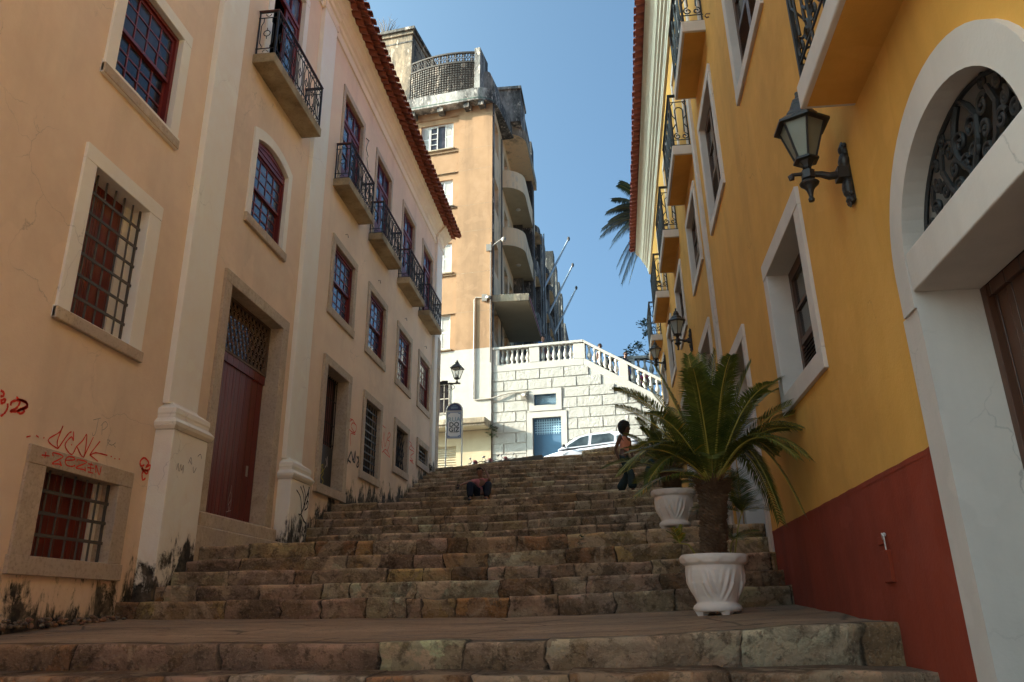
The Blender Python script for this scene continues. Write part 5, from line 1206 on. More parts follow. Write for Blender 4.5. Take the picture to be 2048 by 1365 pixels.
# conduits and cameras
def pipe(label,L,r,mat,name='conduit_pipe',cat='pipe'):
    m=MB(); m.tube(L,r,8); return tag(m.build(name,mat,None),label,cat)
pipe('white conduit running down the tan wall and across the whitewash to the small barred window',[PC(.30,.10,12.62),PC(-.30,.10,12.70),PC(-.36,.11,12.60),PC(-.36,.11,8.27),PC(-.30,.11,8.20),PC(.4,.11,8.22),PC(1.2,.06,8.40),PC(1.94,.05,8.42)],.028,M['pvc'])
pipe('thin vertical service pipe on the corner of the tan apartment block',[PC(.36,.12,15.2),PC(.36,.12,9.75)],.03,M['grille'])
def cctv(label,base,arm,kind):
    t_=thing('security_camera',label,'camera',base); B=V(base)
    m=MB(); m.tube([B,B+V(arm)],.03,8); m.box(lambda a,b,c:tuple(B+V((a,b,c))),-.14,.08,-.08,.02,-.16,.14); m.build('arm',M['pvc'],t_)
    e=B+V(arm); m=MB()
    if kind=='dome': m.lathe(e,[(.001,-.20),(.07,-.18),(.09,-.13),(.10,-.08),(.10,-.03),(.05,.02),(.02,.04)],14)
    else: m.tube([e,e+V((.16,-.14,-.05))],.06,10)
    m.build('housing',M['pvc'],t_,smooth=True)
cctv('white dome security camera on a raised arm at the corner of the tan block',PC(.30,.10,14.95),(.62,-.05,.42),'dome')
cctv('small white bullet security camera beside the end of the entrance canopy',PC(.12,.10,12.64),(.06,-.06,0),'b')
cctv('tiny security camera on the white wall left of the small barred window',PC(1.78,.06,8.22),(-.05,-.12,.02),'b')
# flagpoles
fp=None
for i,(y,x,lab) in enumerate(((44.0,-3.82,'nearest and highest leaning bare flagpole on the avenue facade'),(48.0,-3.75,'middle leaning bare flagpole on the avenue facade'),(52.0,-3.68,'farthest leaning bare flagpole on the avenue facade'))):
    if fp is None:
        fp=thing('flagpole',lab,'flagpole',(x,y,17.4),'bare flagpoles on the avenue facade'); O=V(fp.location)
        m=MB(); m.tube([O,O+V((2.05,1.0,4.65))],.085,8,r2=.055); m.build('pole',M['steel'],fp)
        m=MB(); m.ball(O+V((2.07,1.0,4.72)),.12,8,(.8,.8,1.4)); m.build('finial',M['castiron'],fp)
        m=MB(); m.box(lambda a,b,c:tuple(O+V((a,b,c))),-.6,.06,-.06,.06,-.08,.06); m.build('bracket',M['castiron'],fp)
    else: dup(fp,(x,y,17.4),0,lab)

# ================================================================== STREET SIGN
SG=thing('street_sign','free standing street sign with navy arched top and white panel reading RUA DO GIZ','sign',(-4.86,24.9,4.28))
O=V(SG.location); FS=lambda a,b,c:(O.x+a,O.y-b,O.z+c)
m=MB()
for sg in(-1,1): m.tube([FS(sg*.262,0,-.1),FS(sg*.262,0,1.98)],.024,8)
m.tube([FS(.262*math.cos(math.pi*i/14),0,1.98+.255*math.sin(math.pi*i/14)) for i in range(15)],.024,8)
m.box(FS,-.25,.25,-.02,.02,1.955,1.985); m.box(FS,-.25,.25,-.02,.02,1.05,1.075); m.build('post_frame',M['steel'],SG)
m=MB(); m.poly(FS,[(-.245,1.99)]+[(-.245*math.cos(math.pi*i/12),1.99+.235*math.sin(math.pi*i/12)) for i in range(13)][1:-1]+[(.245,1.99)],-.012,.012); m.build('arch_panel',M['navysign'],SG)
m=MB(); m.box(FS,-.238,.238,-.012,.012,1.08,1.95); pn=m.build('name_panel',M['whitesign'],SG)
m=MB(); m.rectring(FS,(-.232,.232,1.085,1.945),(-.205,.205,1.112,1.918),.0125,.0145)
for sx in(-1,1):
    for zc in(1.15,1.88):
        for q in range(4): m.box(FS,sx*.195-.018+q*-sx*.016,sx*.195+.006+q*-sx*.016,.0125,.0145,zc-.02+q*.006*(1 if zc>1.5 else -1),zc+.012+q*.006*(1 if zc>1.5 else -1))
for q in range(9): m.box(FS,-.15+q*.035,-.132+q*.035,.0125,.0145,1.895,1.908); m.box(FS,-.15+q*.035,-.132+q*.035,.0125,.0145,1.122,1.135)
m.build('tile_border',M['bluesign'],pn)
m=MB(); 
for w_,z in((.10,2.15),(.17,2.11),(.19,2.085),(.17,2.06)): m.box(FS,-w_/2*1.3,w_/2*1.3,.0125,.0145,z-.006,z+.004)
m.box(FS,-.22,-.15,.0125,.0145,2.0,2.01); m.build('small_print',M['letlite'],SG)
m=MB(); m.box(FS,-.13,.13,.0125,.0145,1.245,1.255); m.build('underline',M['inksign'],pn)
for txt,z,mt in(('RUA',1.62,'letlite'),('DO',1.45,'inksign'),('GIZ',1.28,'inksign')):
    c_=bpy.data.curves.new('lettering','FONT'); c_.body=txt; c_.size=.205; c_.align_x='CENTER'; c_.extrude=.001; c_.offset=.006; c_.space_character=1.05
    to=bpy.data.objects.new('lettering_outline',c_); COL.objects.link(to); bpy.context.view_layer.update()
    me=bpy.data.meshes.new_from_object(to.evaluated_get(bpy.context.evaluated_depsgraph_get())); bpy.data.objects.remove(to)
    o=bpy.data.objects.new('lettering',me); COL.objects.link(o); me.materials.clear(); me.materials.append(M[mt]); o.parent=pn; o.location=(0,-.0155,z); o.rotation_euler=(R(90),0,0)

# ================================================================== PLANTERS AND CYCADS
def planter(label,loc,scale=1):
    root=thing('planter',label,'planter',loc,'white moulded cement planters'); O=V(loc)
    def fn(r,z,a):
        d=0
        if .12<z<.42:                      # leafy relief: fans of curling ribs
            u=(a*4/(2*math.pi))%1.0; v=(z-.12)/.30; x=abs(u-.5)*2
            fan=math.sin((x*1.5+v*.9)*14+math.sin(v*5)*1.2); env=max(0,1-abs(x-.58)*2.1)*math.sin(math.pi*min(1,v*1.05))
            d+=.014*fan*env+.010*env
            d+=.012*math.exp(-((x-.15-.35*(1-v))**2)/.006)*(1 if v<.55 else .3)*math.sin(math.pi*v)
        if .435<z<.515:
            zs=.452+.034*abs(math.sin(a*6)); d+=.013/(1+math.exp(-(z-zs)/.0035))-.006
        return r+d*1.0
    prof=[(.001,.045),(.19,.045),(.202,.055),(.208,.075),(.200,.095),(.178,.112),(.172,.125)]
    z=.135
    body=[(.172,.125),(.185,.17),(.208,.22),(.232,.28),(.247,.34),(.253,.39),(.252,.43)]
    for i in range(1,46):
        t_=i/45; z=.125+.305*t_; prof.append((float(np.interp(z,[b[1] for b in body],[b[0] for b in body])),z))
    prof+= [(.262,.435),(.282,.445),(.288,.455),(.290,.465),(.290,.48),(.290,.50),(.287,.515),(.278,.521),(.262,.519),(.250,.505),(.245,.47),(.001,.465)]
    m=MB(); m.lathe(O,[(r*scale,z*scale) for r,z in prof],144,fn=lambda r,z,a:r+(fn(r/scale,z/scale,a)-r/scale)*scale if r>.17*scale else r,cap=False)
    m.build('pot_body',M['pot'],root,smooth=True)
    for a in(200,290,20,110):
        m=MB(); x,y=.150*scale*math.cos(R(a)),.150*scale*math.sin(R(a)); m.lathe((O.x+x,O.y+y,O.z-.012),[(.034*scale,0),(.045*scale,.03*scale),(.065*scale,.06*scale)],5,rot=R(a)); m.build('foot',M['pot'],root)
    m=MB(); m.lathe(O,[(.001,.487*scale),(.246*scale,.480*scale)],20,cap=False); m.build('soil',M['soil'],root,rec=False)
    return root
def frond(P0,P1,lift,rnd,m,rm,L=.17,n=62,bw=.0115,droop=.0,w0=.0,col=(1,1,1),vee=.35,rr=.006,side=None,dry=0,start=.10):
    P0=V(P0);P1=V(P1); mid=(P0+P1)/2+V((0,0,lift)); 
    if side: mid+=V(side)
    pts=[]
    N_=n
    for i in range(N_+1):
        t_=i/N_; pts.append((1-t_)**2*P0+2*t_*(1-t_)*mid+t_*t_*P1)
    rm.tube(pts,rr,5,r2=rr*.3)
    up0=V((0,0,1)); ln=(P1-P0).length
    for i in range(2,N_+1):
        t_=i/N_
        if t_<start: continue
        T=(pts[min(i+1,N_)]-pts[i-1]).normalized()
        S=T.cross(up0)
        if S.length<.2: S=T.cross(V((0,1,0)))
        S.normalize(); U=S.cross(T).normalized()
        l=L*min(1,(t_-start+.04)*5)*(1-.55*max(0,t_-.45)**1.4/.43)*rnd.uniform(.9,1.06)
        if t_>.93: l*=.8
        sweep=.26+.62*t_
        for sg in(-1,1):
            if rnd.random()<dry*.3: continue
            D=(S*sg+T*sweep+U*vee+V((rnd.uniform(-.05,.05),rnd.uniform(-.05,.05),rnd.uniform(-.05,.05)))).normalized()
            a=pts[i]; b=a+D*l*.55+V((0,0,-droop*l*.12)); c_=a+D*l+V((0,0,-droop*l*.5-l*.08))
            W=(T-D*T.dot(D)).normalized()*bw*.5
            k=rnd.uniform(.75,1.25); cc=tuple(x*k for x in col)
            if dry and rnd.random()<dry: cc=(3.2,1.5,.5)
            m.add([a-W*.6,a+W*.6,b+W,b-W,c_],[(0,1,2,3),(3,2,4)],cc)
def cycad(label,base,top,tr,fronds,seed,group=None,suckers=None,L=.17,n=62,auto=0,alen=.9):
    root=thing('cycad_palm',label,'palm plant',base,group); rnd=random.Random(seed); B=V(base);T=V(top)
    m=MB(); N_=46; K=30; ax=(T-B)
    vs=[]
    for i in range(N_+1):
        for j in range(K):
            a=2*math.pi*j/K+(.5*2*math.pi/K if i%2 else 0); c=B+ax*i/N_
            r=tr*(1.0+.02*math.sin(i*.5))*(1+(.16 if (i+j)%2 else -.10))*rnd.uniform(.92,1.1)
            if i>N_*.7: r*=1+.30*(i/N_-.7)/.3
            vs.append(c+V((r*math.cos(a),r*math.sin(a),0)))
    m.add(vs,[(i*K+j,i*K+(j+1)%K,(i+1)*K+(j+1)%K,(i+1)*K+j) for i in range(N_) for j in range(K)])
    for i in range(1100):          # old leaf bases and fibres
        t_=rnd.random()**.8; a=rnd.uniform(0,6.283); c=B+ax*t_; r=tr*(1.0+(.25*(t_-.8)/.2 if t_>.8 else 0)); d=V((math.cos(a),math.sin(a),rnd.uniform(.3,1.1))).normalized(); p=c+V((r*.88*math.cos(a),r*.88*math.sin(a),0))
        l=rnd.uniform(.025,.065)*(2.0 if t_>.8 else 1); w_=V((-math.sin(a),math.cos(a),0))*rnd.uniform(.006,.016); m.add([p-w_,p+w_,p+d*l+w_*.3,p+d*l-w_*.3,p+V((0,0,.03))],[(0,1,2,3),(0,1,4),(3,2,4)])
    m.build('trunk',M['cytrunk'],root,rec=False)
    m=MB(); rm=MB()
    m.hascol=True
    for f in fronds:
        tip,lift=f[0],f[1]; kw=f[2] if len(f)>2 else {}
        d=(V(tip)-T); d.z=0; d=d.normalized() if d.length>0 else V((1,0,0))
        frond(T+d*tr*.5+V((0,0,.02)),tip,lift,rnd,m,rm,rr=.009,L=kw.get('L',L),n=kw.get('n',n),col=kw.get('col',(1,1,1)),droop=kw.get('droop',.2),vee=kw.get('vee',.26),side=kw.get('side'),dry=kw.get('dry',.0))
    for i in range(auto):
        a=2.4*i+rnd.uniform(-.2,.2); e=rnd.uniform(.1,1.25); l=alen*rnd.uniform(.75,1.05)
        tip=T+V((math.cos(a)*math.cos(e)*l,math.sin(a)*math.cos(e)*l,math.sin(e)*l*.9-.1)); frond(T+V((math.cos(a),math.sin(a),0))*tr*.4,tip,l*.25,rnd,m,rm,L=L,n=n,col=(rnd.uniform(.7,1.1),)*3)
    m.build('fronds',M['leaf'],root,rec=False); rm.build('leaf_stalks',M['rachis'],root)
    m=MB()
    for i in range(60):
        a=rnd.uniform(0,6.28); p=T+V((math.cos(a)*tr*.6,math.sin(a)*tr*.6,rnd.uniform(-.06,.05))); q=p+V((math.cos(a)*.12,math.sin(a)*.12,rnd.uniform(-.02,.12))); m.tube([p,(p+q)/2+V((0,0,.03)),q],.004,4,r2=.002)
    m.build('dry_stalks',M['stemdry'],root)
    if suckers:
        m=MB(); rm=MB()
        for s_ in suckers:
            p0=V(s_[0]); rm.tube([p0,(p0+V(s_[1]))/2+V((0,0,.05)),V(s_[1])],.006,5)
            for q in range(s_[2]):
                a=rnd.uniform(0,6.28); e=rnd.uniform(.0,1.4) if not s_[4] else rnd.uniform(-.2,1.0); l=s_[3]*rnd.uniform(.6,1)
                tip=V(s_[1])+V((math.cos(a)*math.cos(e)*l,math.sin(a)*math.cos(e)*l,math.sin(e)*l)); frond(V(s_[1]),tip,l*.15,rnd,m,rm,L=l*.38,n=26,bw=.007,col=s_[5],rr=.003,start=.05,dry=.25 if not s_[4] else 0)
        m.build('sucker_fronds',M['leaf'],root,rec=False); rm.build('sucker_stalks',M['rachis'],root)
    return root
planter('large white planter with leafy relief on the landing in front of the steps',(.905,7.4,-.045))
planter('smaller looking white planter one flight up, partly hidden behind the cycad trunk',(.83,10.4,.975),.95)
planter('third white planter at the foot of the yellow wall, hidden behind the large one',(1.42,10.9,1.02),.8)
D={'droop':.25}
FR=[((.10,7.2,1.96),.22,{}),((.11,7.0,1.75),.16,{}),((.50,7.5,2.28),.10,{}),((.93,7.25,2.28),.0,{'side':(-.10,0,.0)}),((1.25,7.7,2.30),.06,{}),((1.67,7.45,2.08),.20,{}),
 ((1.92,7.1,1.78),.26,{}),((1.88,6.95,1.36),.42,{'droop':.6}),((1.66,7.15,.80),.62,{'droop':.7}),((1.60,7.9,.84),.60,{'droop':.7}),((.19,6.7,1.27),.16,{'dry':.06}),((.11,7.0,1.14),.33,{'droop':.5}),
 ((.24,7.0,.95),.14,{'dry':.22,'droop':.8}),((1.70,8.0,1.50),.3,{}),((.35,6.75,1.62),.2,{'dry':.04}),((.72,6.6,1.95),.2,{}),((1.10,6.6,2.05),.2,{}),((1.45,6.75,1.85),.25,{}),((.62,8.1,2.0),.2,{}),((.95,8.2,1.9),.2,{}),((1.5,8.0,1.95),.2,{}),((.30,7.7,1.5),.25,{}),((.35,6.9,1.05),.3,{'droop':.5}),((1.55,6.7,1.2),.35,{'droop':.5}),((.78,7.0,2.2),.1,{}),((1.38,7.3,2.2),.12,{})]
_r=random.Random(3)
FR=[(t_,l*1.45+.03,k_) for t_,l,k_ in FR]+[((t_[0]+_r.uniform(-.13,.13),t_[1]+_r.uniform(-.35,.35),t_[2]+_r.uniform(-.12,.05)),l*1.5+.05,k_) for t_,l,k_ in FR if t_[0]>1.0 or _r.random()<.6]
cycad('largest cycad, shaggy brown trunk and arching fronds, in the front planter',(.905,7.4,.43),(.955,7.4,1.10),.104,FR,4,'cycads in white planters',L=.20,n=70,auto=4,alen=1.1,
  suckers=[((.76,7.3,.45),(.60,7.15,.56),7,.17,False,(1.4,1.2,.6)),((1.10,7.5,.45),(1.24,7.75,.88),14,.52,True,(.8,.9,.9)),((1.06,7.5,.45),(1.12,7.6,.62),6,.34,True,(.8,.9,.9))])
cycad('cycad with dark upright fronds in the second planter up the stairs',(.83,10.35,1.43),(.80,10.35,1.72),.10,[((.42,10.1,2.36),.12),((.60,10.3,2.42),.08),((.25,10.2,2.18),.15),((.20,10.0,1.95),.2),((.85,10.4,2.5),.05)],9,'cycads in white planters',auto=16,alen=.85,L=.17,n=54)
cycad('dim cycad in the third planter beside the white doorway',(1.42,10.9,1.36),(1.42,10.9,1.55),.08,[],12,'cycads in white planters',auto=13,alen=.8,L=.15,n=44)
# small weeds
def weed(name,label,loc,h,n,seed,mat='leaf2',cat='weed'):
    m=MB(); rnd=random.Random(seed); B=V(loc)
    for i in range(n):
        a=rnd.uniform(0,6.28); p=B+V((rnd.uniform(-.3,.3)*h,rnd.uniform(-.15,.15)*h,rnd.uniform(0,1)*h)); d=V((math.cos(a),math.sin(a),rnd.uniform(-.2,.6))).normalized(); l=rnd.uniform(.25,.45)*h; w_=d.cross(V((0,0,1))).normalized()*l*.28
        m.add([p,p+d*l*.5+w_,p+d*l,p+d*l*.5-w_],[(0,1,2,3)],(rnd.uniform(.7,1.3),)*3)
    m.hascol=True
    return tag(m.build(name,M[mat],None,rec=False),label,cat)
weed('weed','small green weed rooted in the joint of the upper steps',(-.33,9.34,.73),.11,34,2)
weed('weed','sprig of leaves growing out of the corner below the concrete awning',PC(.42,.05,6.55),.5,60,3)
weed('weed','tiny green tuft on the left end of the fourth step',(-4.2,9.03,.47),.04,16,8)
m=MB(); rnd=random.Random(8)
for i in range(26):
    x=rnd.uniform(-3.5,1.6); y=rnd.choice([8.36,8.2,9.0,6.9,7.8,5.9]); a=rnd.uniform(0,6.28); l=rnd.uniform(.012,.03); t_=(y-5.7)/(8.42-5.7); z=(itp(x,STEPS[0][1])*(1-t_)+itp(x,BASES[1])*t_)+.012
    if y==9.0: continue
    m.add([(x,y,z),(x+l*math.cos(a),y+l*math.sin(a),z+.006),(x+l*1.2*math.cos(a+.5),y+l*1.2*math.sin(a+.5),z+.002)],[(0,1,2)])
tag(m.build('litter',plain('dry_leaf_litter',(.35,.24,.14),.8,bump=0),None,rec=False),'dry leaf scraps scattered on the landing','litter',kind='stuff')

# ================================================================== PALM TREE, TREE, ROOF WEED
pt_=thing('palm_tree','tall palm tree behind the end of the yellow roof with fronds against the sky','tree',(2.15,34,5.0)); rnd=random.Random(21); T=V((3.0,34,17.2))
m=MB(); m.tube([(5.2,34,5),(4.3,34,11),(3.0,34,17.2)],[.19,.15,.11],10); m.build('trunk',M['bark'],pt_)
m=MB(); rm=MB(); m.hascol=True
for tip,l in(((.30,34,17.15),1.0),((.62,34.2,17.6),1.0),((1.15,33.6,19.2),.7),((.95,34,18.2),.9),((.9,34,15.2),1.3),((1.1,34.4,14.5),1.2),((.6,33.5,15.9),1.3),((3.6,34,17.9),1),((3.8,34.5,16.5),1.2),((3,33,18.8),.8),((2.3,35.5,18.2),.9),((3.3,35,15),1.2),((.20,34,16.75),1.2),((.75,33.8,16.4),1.3),((.55,34,18.0),1.0),((1.25,34,19.6),.8),((1.0,34.3,14.9),1.5),((1.4,34,14.3),1.5),((.85,34.6,19.0),.8)):
    frond(T,tip,l,rnd,m,rm,L=.62,n=66,bw=.05,droop=.7,vee=.1,rr=.022,col=(1,1,1.1))
m.build('fronds',M['palmleaf'],pt_,rec=False); rm.build('frond_stalks',M['rachis'],pt_)
tr=thing('street_tree','leafy tree rising behind the grey balustrade at the end of the yellow building','tree',(2.9,36,9.0)); rnd=random.Random(31)
m=MB(); 
L_=[(2.05,36,13.05),(2.25,36.2,12.6),(1.35,36,11.65),(1.75,36,11.9),(2.3,36,11.4),(2.7,36.3,12.2),(3.1,36,13.2),(3.6,36,12.3)]
m.tube([(2.9,36,9),(2.85,36,10.4),(2.8,36,11.6)],[.12,.09,.06],8)
for p in L_: m.tube([(2.82,36,10.8),((2.82+p[0])/2,36,(10.6+p[2])/2),p],[.04,.025,.012],5)
m.build('trunk',M['bark'],tr); m=MB(); m.hascol=True
for p in L_:
    for i in range(260 if p[0]>2.5 else 110):
        q=V(p)+V((rnd.gauss(0,.13),rnd.gauss(0,.15),rnd.gauss(0,.10))); a=rnd.uniform(0,6.28); d=V((math.cos(a),math.sin(a)*.6,rnd.uniform(-.6,.6))).normalized(); l=rnd.uniform(.10,.17); w_=d.cross(V((.2,.1,1))).normalized()*l*.3; k=rnd.uniform(.6,1.3)
        m.add([q,q+d*l*.5+w_,q+d*l,q+d*l*.5-w_],[(0,1,2,3)],(k,k,k))
m.build('crown',M['leaf2'],tr,rec=False)
m=MB(); rnd=random.Random(5); B=V(PC(-5.55,-.6,27.9))
for i in range(26):
    a=rnd.uniform(-1,1); p=B+V((0,0,0)); q=p+V((a*.5,rnd.uniform(-.2,.2),rnd.uniform(.5,1.1))); r_2=q+V((rnd.uniform(-.25,.25),0,rnd.uniform(.1,.35))); m.tube([p,q,r_2],[.014,.008,.003],4)
tag(m.build('rooftop_shrub',M['bark'],None),'bare twiggy shrub sprouting on the roof of the stair tower','shrub')

# ================================================================== PEOPLE
def skin(name,verts,edges,rads,mat,parent,sub=2):
    off=V((0,0,0)); p=parent
    while p is not None: off+=V(p.location); p=p.parent
    me=bpy.data.meshes.new(name); me.from_pydata([tuple(V(v)-off) for v in verts],edges,[]); me.update()
    o=bpy.data.objects.new(name,me); COL.objects.link(o); o.parent=parent
    s=o.modifiers.new('skin','SKIN'); s.use_smooth_shade=True; s.branch_smoothing=.6
    for i,r in enumerate(rads):
        sv=me.skin_vertices[0].data[i]; sv.radius=(r,r) if not isinstance(r,tuple) else r; sv.use_root=(i==0)
    u=o.modifiers.new('sub','SUBSURF'); u.levels=sub; u.render_levels=sub
    me.materials.append(mat); return o
def person(label,loc,P,skinm,top,bottom,hair='short',sleeve=.5,group=None,hold=None,flare=1.0,crop=0,k=1.0,leg=1.0):
    """P: joint positions (absolute). body one skinned surface, clothes and hair its children"""
    root=thing('person',label,'person',loc,group); J={a:V(b) for a,b in P.items()}
    names=[];verts=[];rad=[];edges=[]
    def add(n,p,r,par=None):
        names.append(n);verts.append(V(p));rad.append(r*k if not isinstance(r,tuple) else tuple(x*k for x in r))
        if par is not None: edges.append((names.index(par),len(verts)-1))
    hd=(J['head']-J['neck']); up=hd.normalized(); fw=V(P.get('face',(0,-1,0))).normalized(); sd=fw.cross(up).normalized()
    add('pel',J['pel'],.105); add('waist',(J['pel']*.5+J['chest']*.5),.098,'pel'); add('chest',J['chest'],.118,'waist'); add('neck',J['neck'],.052,'chest')
    add('jaw',J['head']-up*.07+fw*.02,.064,'neck'); add('face',J['head']+up*.01,.088,'jaw'); add('crown',J['head']+up*.075,.070,'face')
    for s in('L','R'):
        sh,el,wr=J['sh'+s],J['el'+s],J['wr'+s]
        add('sh'+s,sh,.058,'chest'); add('ua'+s,(sh+el)/2,.044,'sh'+s); add('el'+s,el,.036,'ua'+s); add('fa'+s,(el*.6+wr*.4),.034,'el'+s); add('wr'+s,wr,.024,'fa'+s)
        d=(wr-el).normalized(); sidev=d.cross(V((.3,.2,1))).normalized(); add('pa'+s,wr+d*.05,.032,'wr'+s)
        for q in range(4):
            a=wr+d*.09+sidev*(q-1.5)*.018; add('f%d'%q+s,a,.009,'pa'+s); cur=d.cross(sidev)*.018; add('g%d'%q+s,a+d*(.045-.006*abs(q-1.3))+cur,.007,'f%d'%q+s)
        add('th'+s,wr+d*.045-sidev*.045,.010,'pa'+s); add('ti'+s,wr+d*.08-sidev*.055,.008,'th'+s)
        hi,kn,an=J['hip'+s],J['kn'+s],J['an'+s]
        add('hi'+s,hi,.088,'pel'); add('tl'+s,(hi+kn)/2,.074,'hi'+s); add('kn'+s,kn,.056,'tl'+s); add('ca'+s,(kn*.62+an*.38),.052,'kn'+s); add('an'+s,an,.036,'ca'+s)
        ft=V(P.get('foot'+s,P.get('foot',(0,-1,0)))).normalized(); add('he'+s,an+V((0,0,-.045)),.034,'an'+s); add('to'+s,an+ft*.13+V((0,0,-.055)),.030,'he'+s)
    body=skin('body',verts,edges,rad,skinm,root)
    # face: nose, brow, lips, ears, eyes
    F=MB(); c=J['head']
    f=lambda a,b,d_: tuple(c+sd*a+up*b+fw*d_)
    F.ball(f(0,-.012,.097),.016,8,(1,1,1.4))
    for e in(-1,1): F.ball(f(e*.085,-.01,0),.022,8,(.6,.6,1.2))
    F.ball(f(0,-.052,.080),.019,8,(1.1,1.1,.4)); F.build('face_features',skinm,root,smooth=True)
    F=MB()
    for e in(-1,1): F.ball(f(e*.033,.012,.084),.011,8,(1.2,1.2,.7)); F.tube([f(e*.018,.034,.088),f(e*.052,.036,.080)],.006,4)
    F.build('eyes',M['hair'],root)
    H=MB()
    if hair=='short':
        n=14; kk=10
        vs=[]
        for i in range(kk+1):
            for j in range(n):
                th=math.pi*.56*i/kk; a=2*math.pi*j/n; fr=math.cos(a)
                q=c+up*(.018+.098*math.cos(th))*1.0+sd*.096*math.sin(th)*math.sin(a)+fw*(.093*math.sin(th)*fr-.014)
                if fr>.2 and th>math.pi*.30: q=c+up*(.018+.098*math.cos(math.pi*.30))+sd*.088*math.sin(math.pi*.30)*math.sin(a)+fw*(.085*math.sin(math.pi*.30)*fr-.014)
                vs.append(q)
        H.add(vs,[(i*n+j,i*n+(j+1)%n,(i+1)*n+(j+1)%n,(i+1)*n+j) for i in range(kk) for j in range(n)])
    else:
        rnd=random.Random(2); n=22;kk=16; vs=[]
        cc=c+up*.03-fw*.045
        for i in range(kk+1):
            for j in range(n):
                th=math.pi*i/kk;a=2*math.pi*j/n; fr=math.cos(a); r=.168*(1+.12*noise.noise(V((i*.9,j*.8,3)))+rnd.uniform(-.04,.04))
                if fr>.45: r*=.72
                vs.append(cc+up*r*1.08*math.cos(th)+sd*r*1.05*math.sin(th)*math.sin(a)+fw*r*math.sin(th)*fr)
        H.add(vs,[(i*n+j,i*n+(j+1)%n,(i+1)*n+(j+1)%n,(i+1)*n+j) for i in range(kk) for j in range(n)])
    H.build('hair',M['hair'],root,rec=False)
    # shirt
    wv=J['pel']*.5+J['chest']*.5; base=J['pel']*(.62 if crop else .9)+J['chest']*(.38 if crop else .1)
    v=[J['chest'],wv,base,J['neck']-(J['neck']-J['chest'])*.25]; e=[(0,1),(1,2),(0,3)]; r=[.130*k,.112*k,.117*k,.066*k]
    for s in('L','R'):
        sh,el=J['sh'+s],J['el'+s]; i=len(v); v+= [sh]; r+= [.070*k]; e.append((0,i))
        if sleeve>0: v.append(sh+(el-sh)*sleeve*.5); r.append(.060*k); v.append(sh+(el-sh)*sleeve); r.append(.056*k); e+= [(i,i+1),(i+1,i+2)]
    skin('shirt',v,e,r,top,root)
    if not crop:
        C_=MB(); nk=J['neck']; C_.tube([tuple(nk+sd*.062*math.cos(q)+fw*.058*math.sin(q)+up*(.0-.02*math.sin(q))-up*.015) for q in [i*math.pi/7 for i in range(15)]],.014,6); C_.build('collar',top,root)
    v=[J['pel'],J['pel']*(.35 if crop else .8)+wv*(.65 if crop else .2)]; e=[(0,1)]; r=[.125*k,.112*k]
    for s in('L','R'):
        hi,kn,an=J['hip'+s],J['kn'+s],J['an'+s]; i=len(v); v+= [hi,(hi+kn)/2,kn,kn*.5+an*.5,an+(kn-an)*.04]; r+= [.100*k*leg,.088*k*leg,.074*k*leg,.070*k*leg*flare**.5,.060*k*flare*leg]; e+= [(0,i),(i,i+1),(i+1,i+2),(i+2,i+3),(i+3,i+4)]
    skin('trousers',v,e,r,bottom,root)
    S_=MB()
    for s in('L','R'):
        ft=V(P.get('foot'+s,P.get('foot',(0,-1,0)))).normalized(); a=J['an'+s]; S_.tube([a-ft*.05+V((0,0,-.06)),a+ft*.04+V((0,0,-.055)),a+ft*.17+V((0,0,-.068))],[.04,.045,.034],8)
    S_.build('shoes',M['black'],root,smooth=True)
    return root
# man seated on the first step of the upper flight
x0,y0=-3.18,20.05
man=person('man in a dusty pink polo shirt sitting on the steps, one hand at his face',(x0,y0,2.80),
 dict(pel=(x0+.0,y0+.12,2.90),chest=(x0+.0,y0+.02,3.13),neck=(x0-.005,y0-.03,3.245),head=(x0-.03,y0-.09,3.40),face=(-.25,-1,.25),
 shL=(x0-.175,y0+.0,3.185),elL=(x0-.33,y0-.20,3.115),wrL=(x0-.47,y0-.36,3.035),shR=(x0+.175,y0+.0,3.19),elR=(x0+.255,y0-.28,3.17),wrR=(x0+.14,y0-.16,3.40),
 hipL=(x0-.10,y0+.05,2.90),knL=(x0-.245,y0-.32,3.06),anL=(x0-.20,y0-.46,2.69),hipR=(x0+.10,y0+.05,2.90),knR=(x0+.235,y0-.32,3.06),anR=(x0+.20,y0-.46,2.69)),
 M['skinA'],M['pink'],M['navy'],sleeve=.55,k=1.0,leg=1.3)
m=MB(); q=V((x0-.52,y0-.43,2.985)); m.box(lambda a,b,c:tuple(q+V((a+c*.2,b,c))),-.035,.035,-.006,.006,-.06,.05); tag(m.build('mobile_phone',M['black'],None,bevel=.003),'black mobile phone held in the seated man\'s hand','phone')
def stand(label,x,y,z,h,top,bottom,skinm,face=(0,-1,0),hair='short',step=.0,sleeve=.5,lean=0,**kw):
    f=V(face).normalized(); s=f.cross(V((0,0,1))).normalized(); u=h/1.72
    g=lambda a,b,c:(x+s.x*a*u+f.x*b*u,y+s.y*a*u+f.y*b*u,z+c*u)
    P=dict(pel=g(0,0,.92),chest=g(0,.01+lean,1.26),neck=g(0,.02+lean,1.43),head=g(0,.05+lean*1.2,1.585),face=tuple(f+V((0,0,kw.pop('nod',-.1)))),foot=tuple(f),
     shR=g(.17,.01+lean,1.38),elR=g(.215,-.02-step*.35,1.10),wrR=g(.20,.05-step*.3,.84),shL=g(-.17,.01+lean,1.38),elL=g(-.215,-.02+step*.35,1.10),wrL=g(-.20,.07+step*.4,.85),
     hipR=g(.09,0,.90),knR=g(.10,.05+step,.49),anR=g(.10,step*1.4,.09),hipL=g(-.09,0,.90),knL=g(-.10,.03-step*.2,.49),anL=g(-.10,-step*1.3,.09+max(0,step)*.15))
    return person(label,(x,y,z),P,skinm,top,bottom,hair,sleeve,k=u*kw.pop('kk',1),**kw)
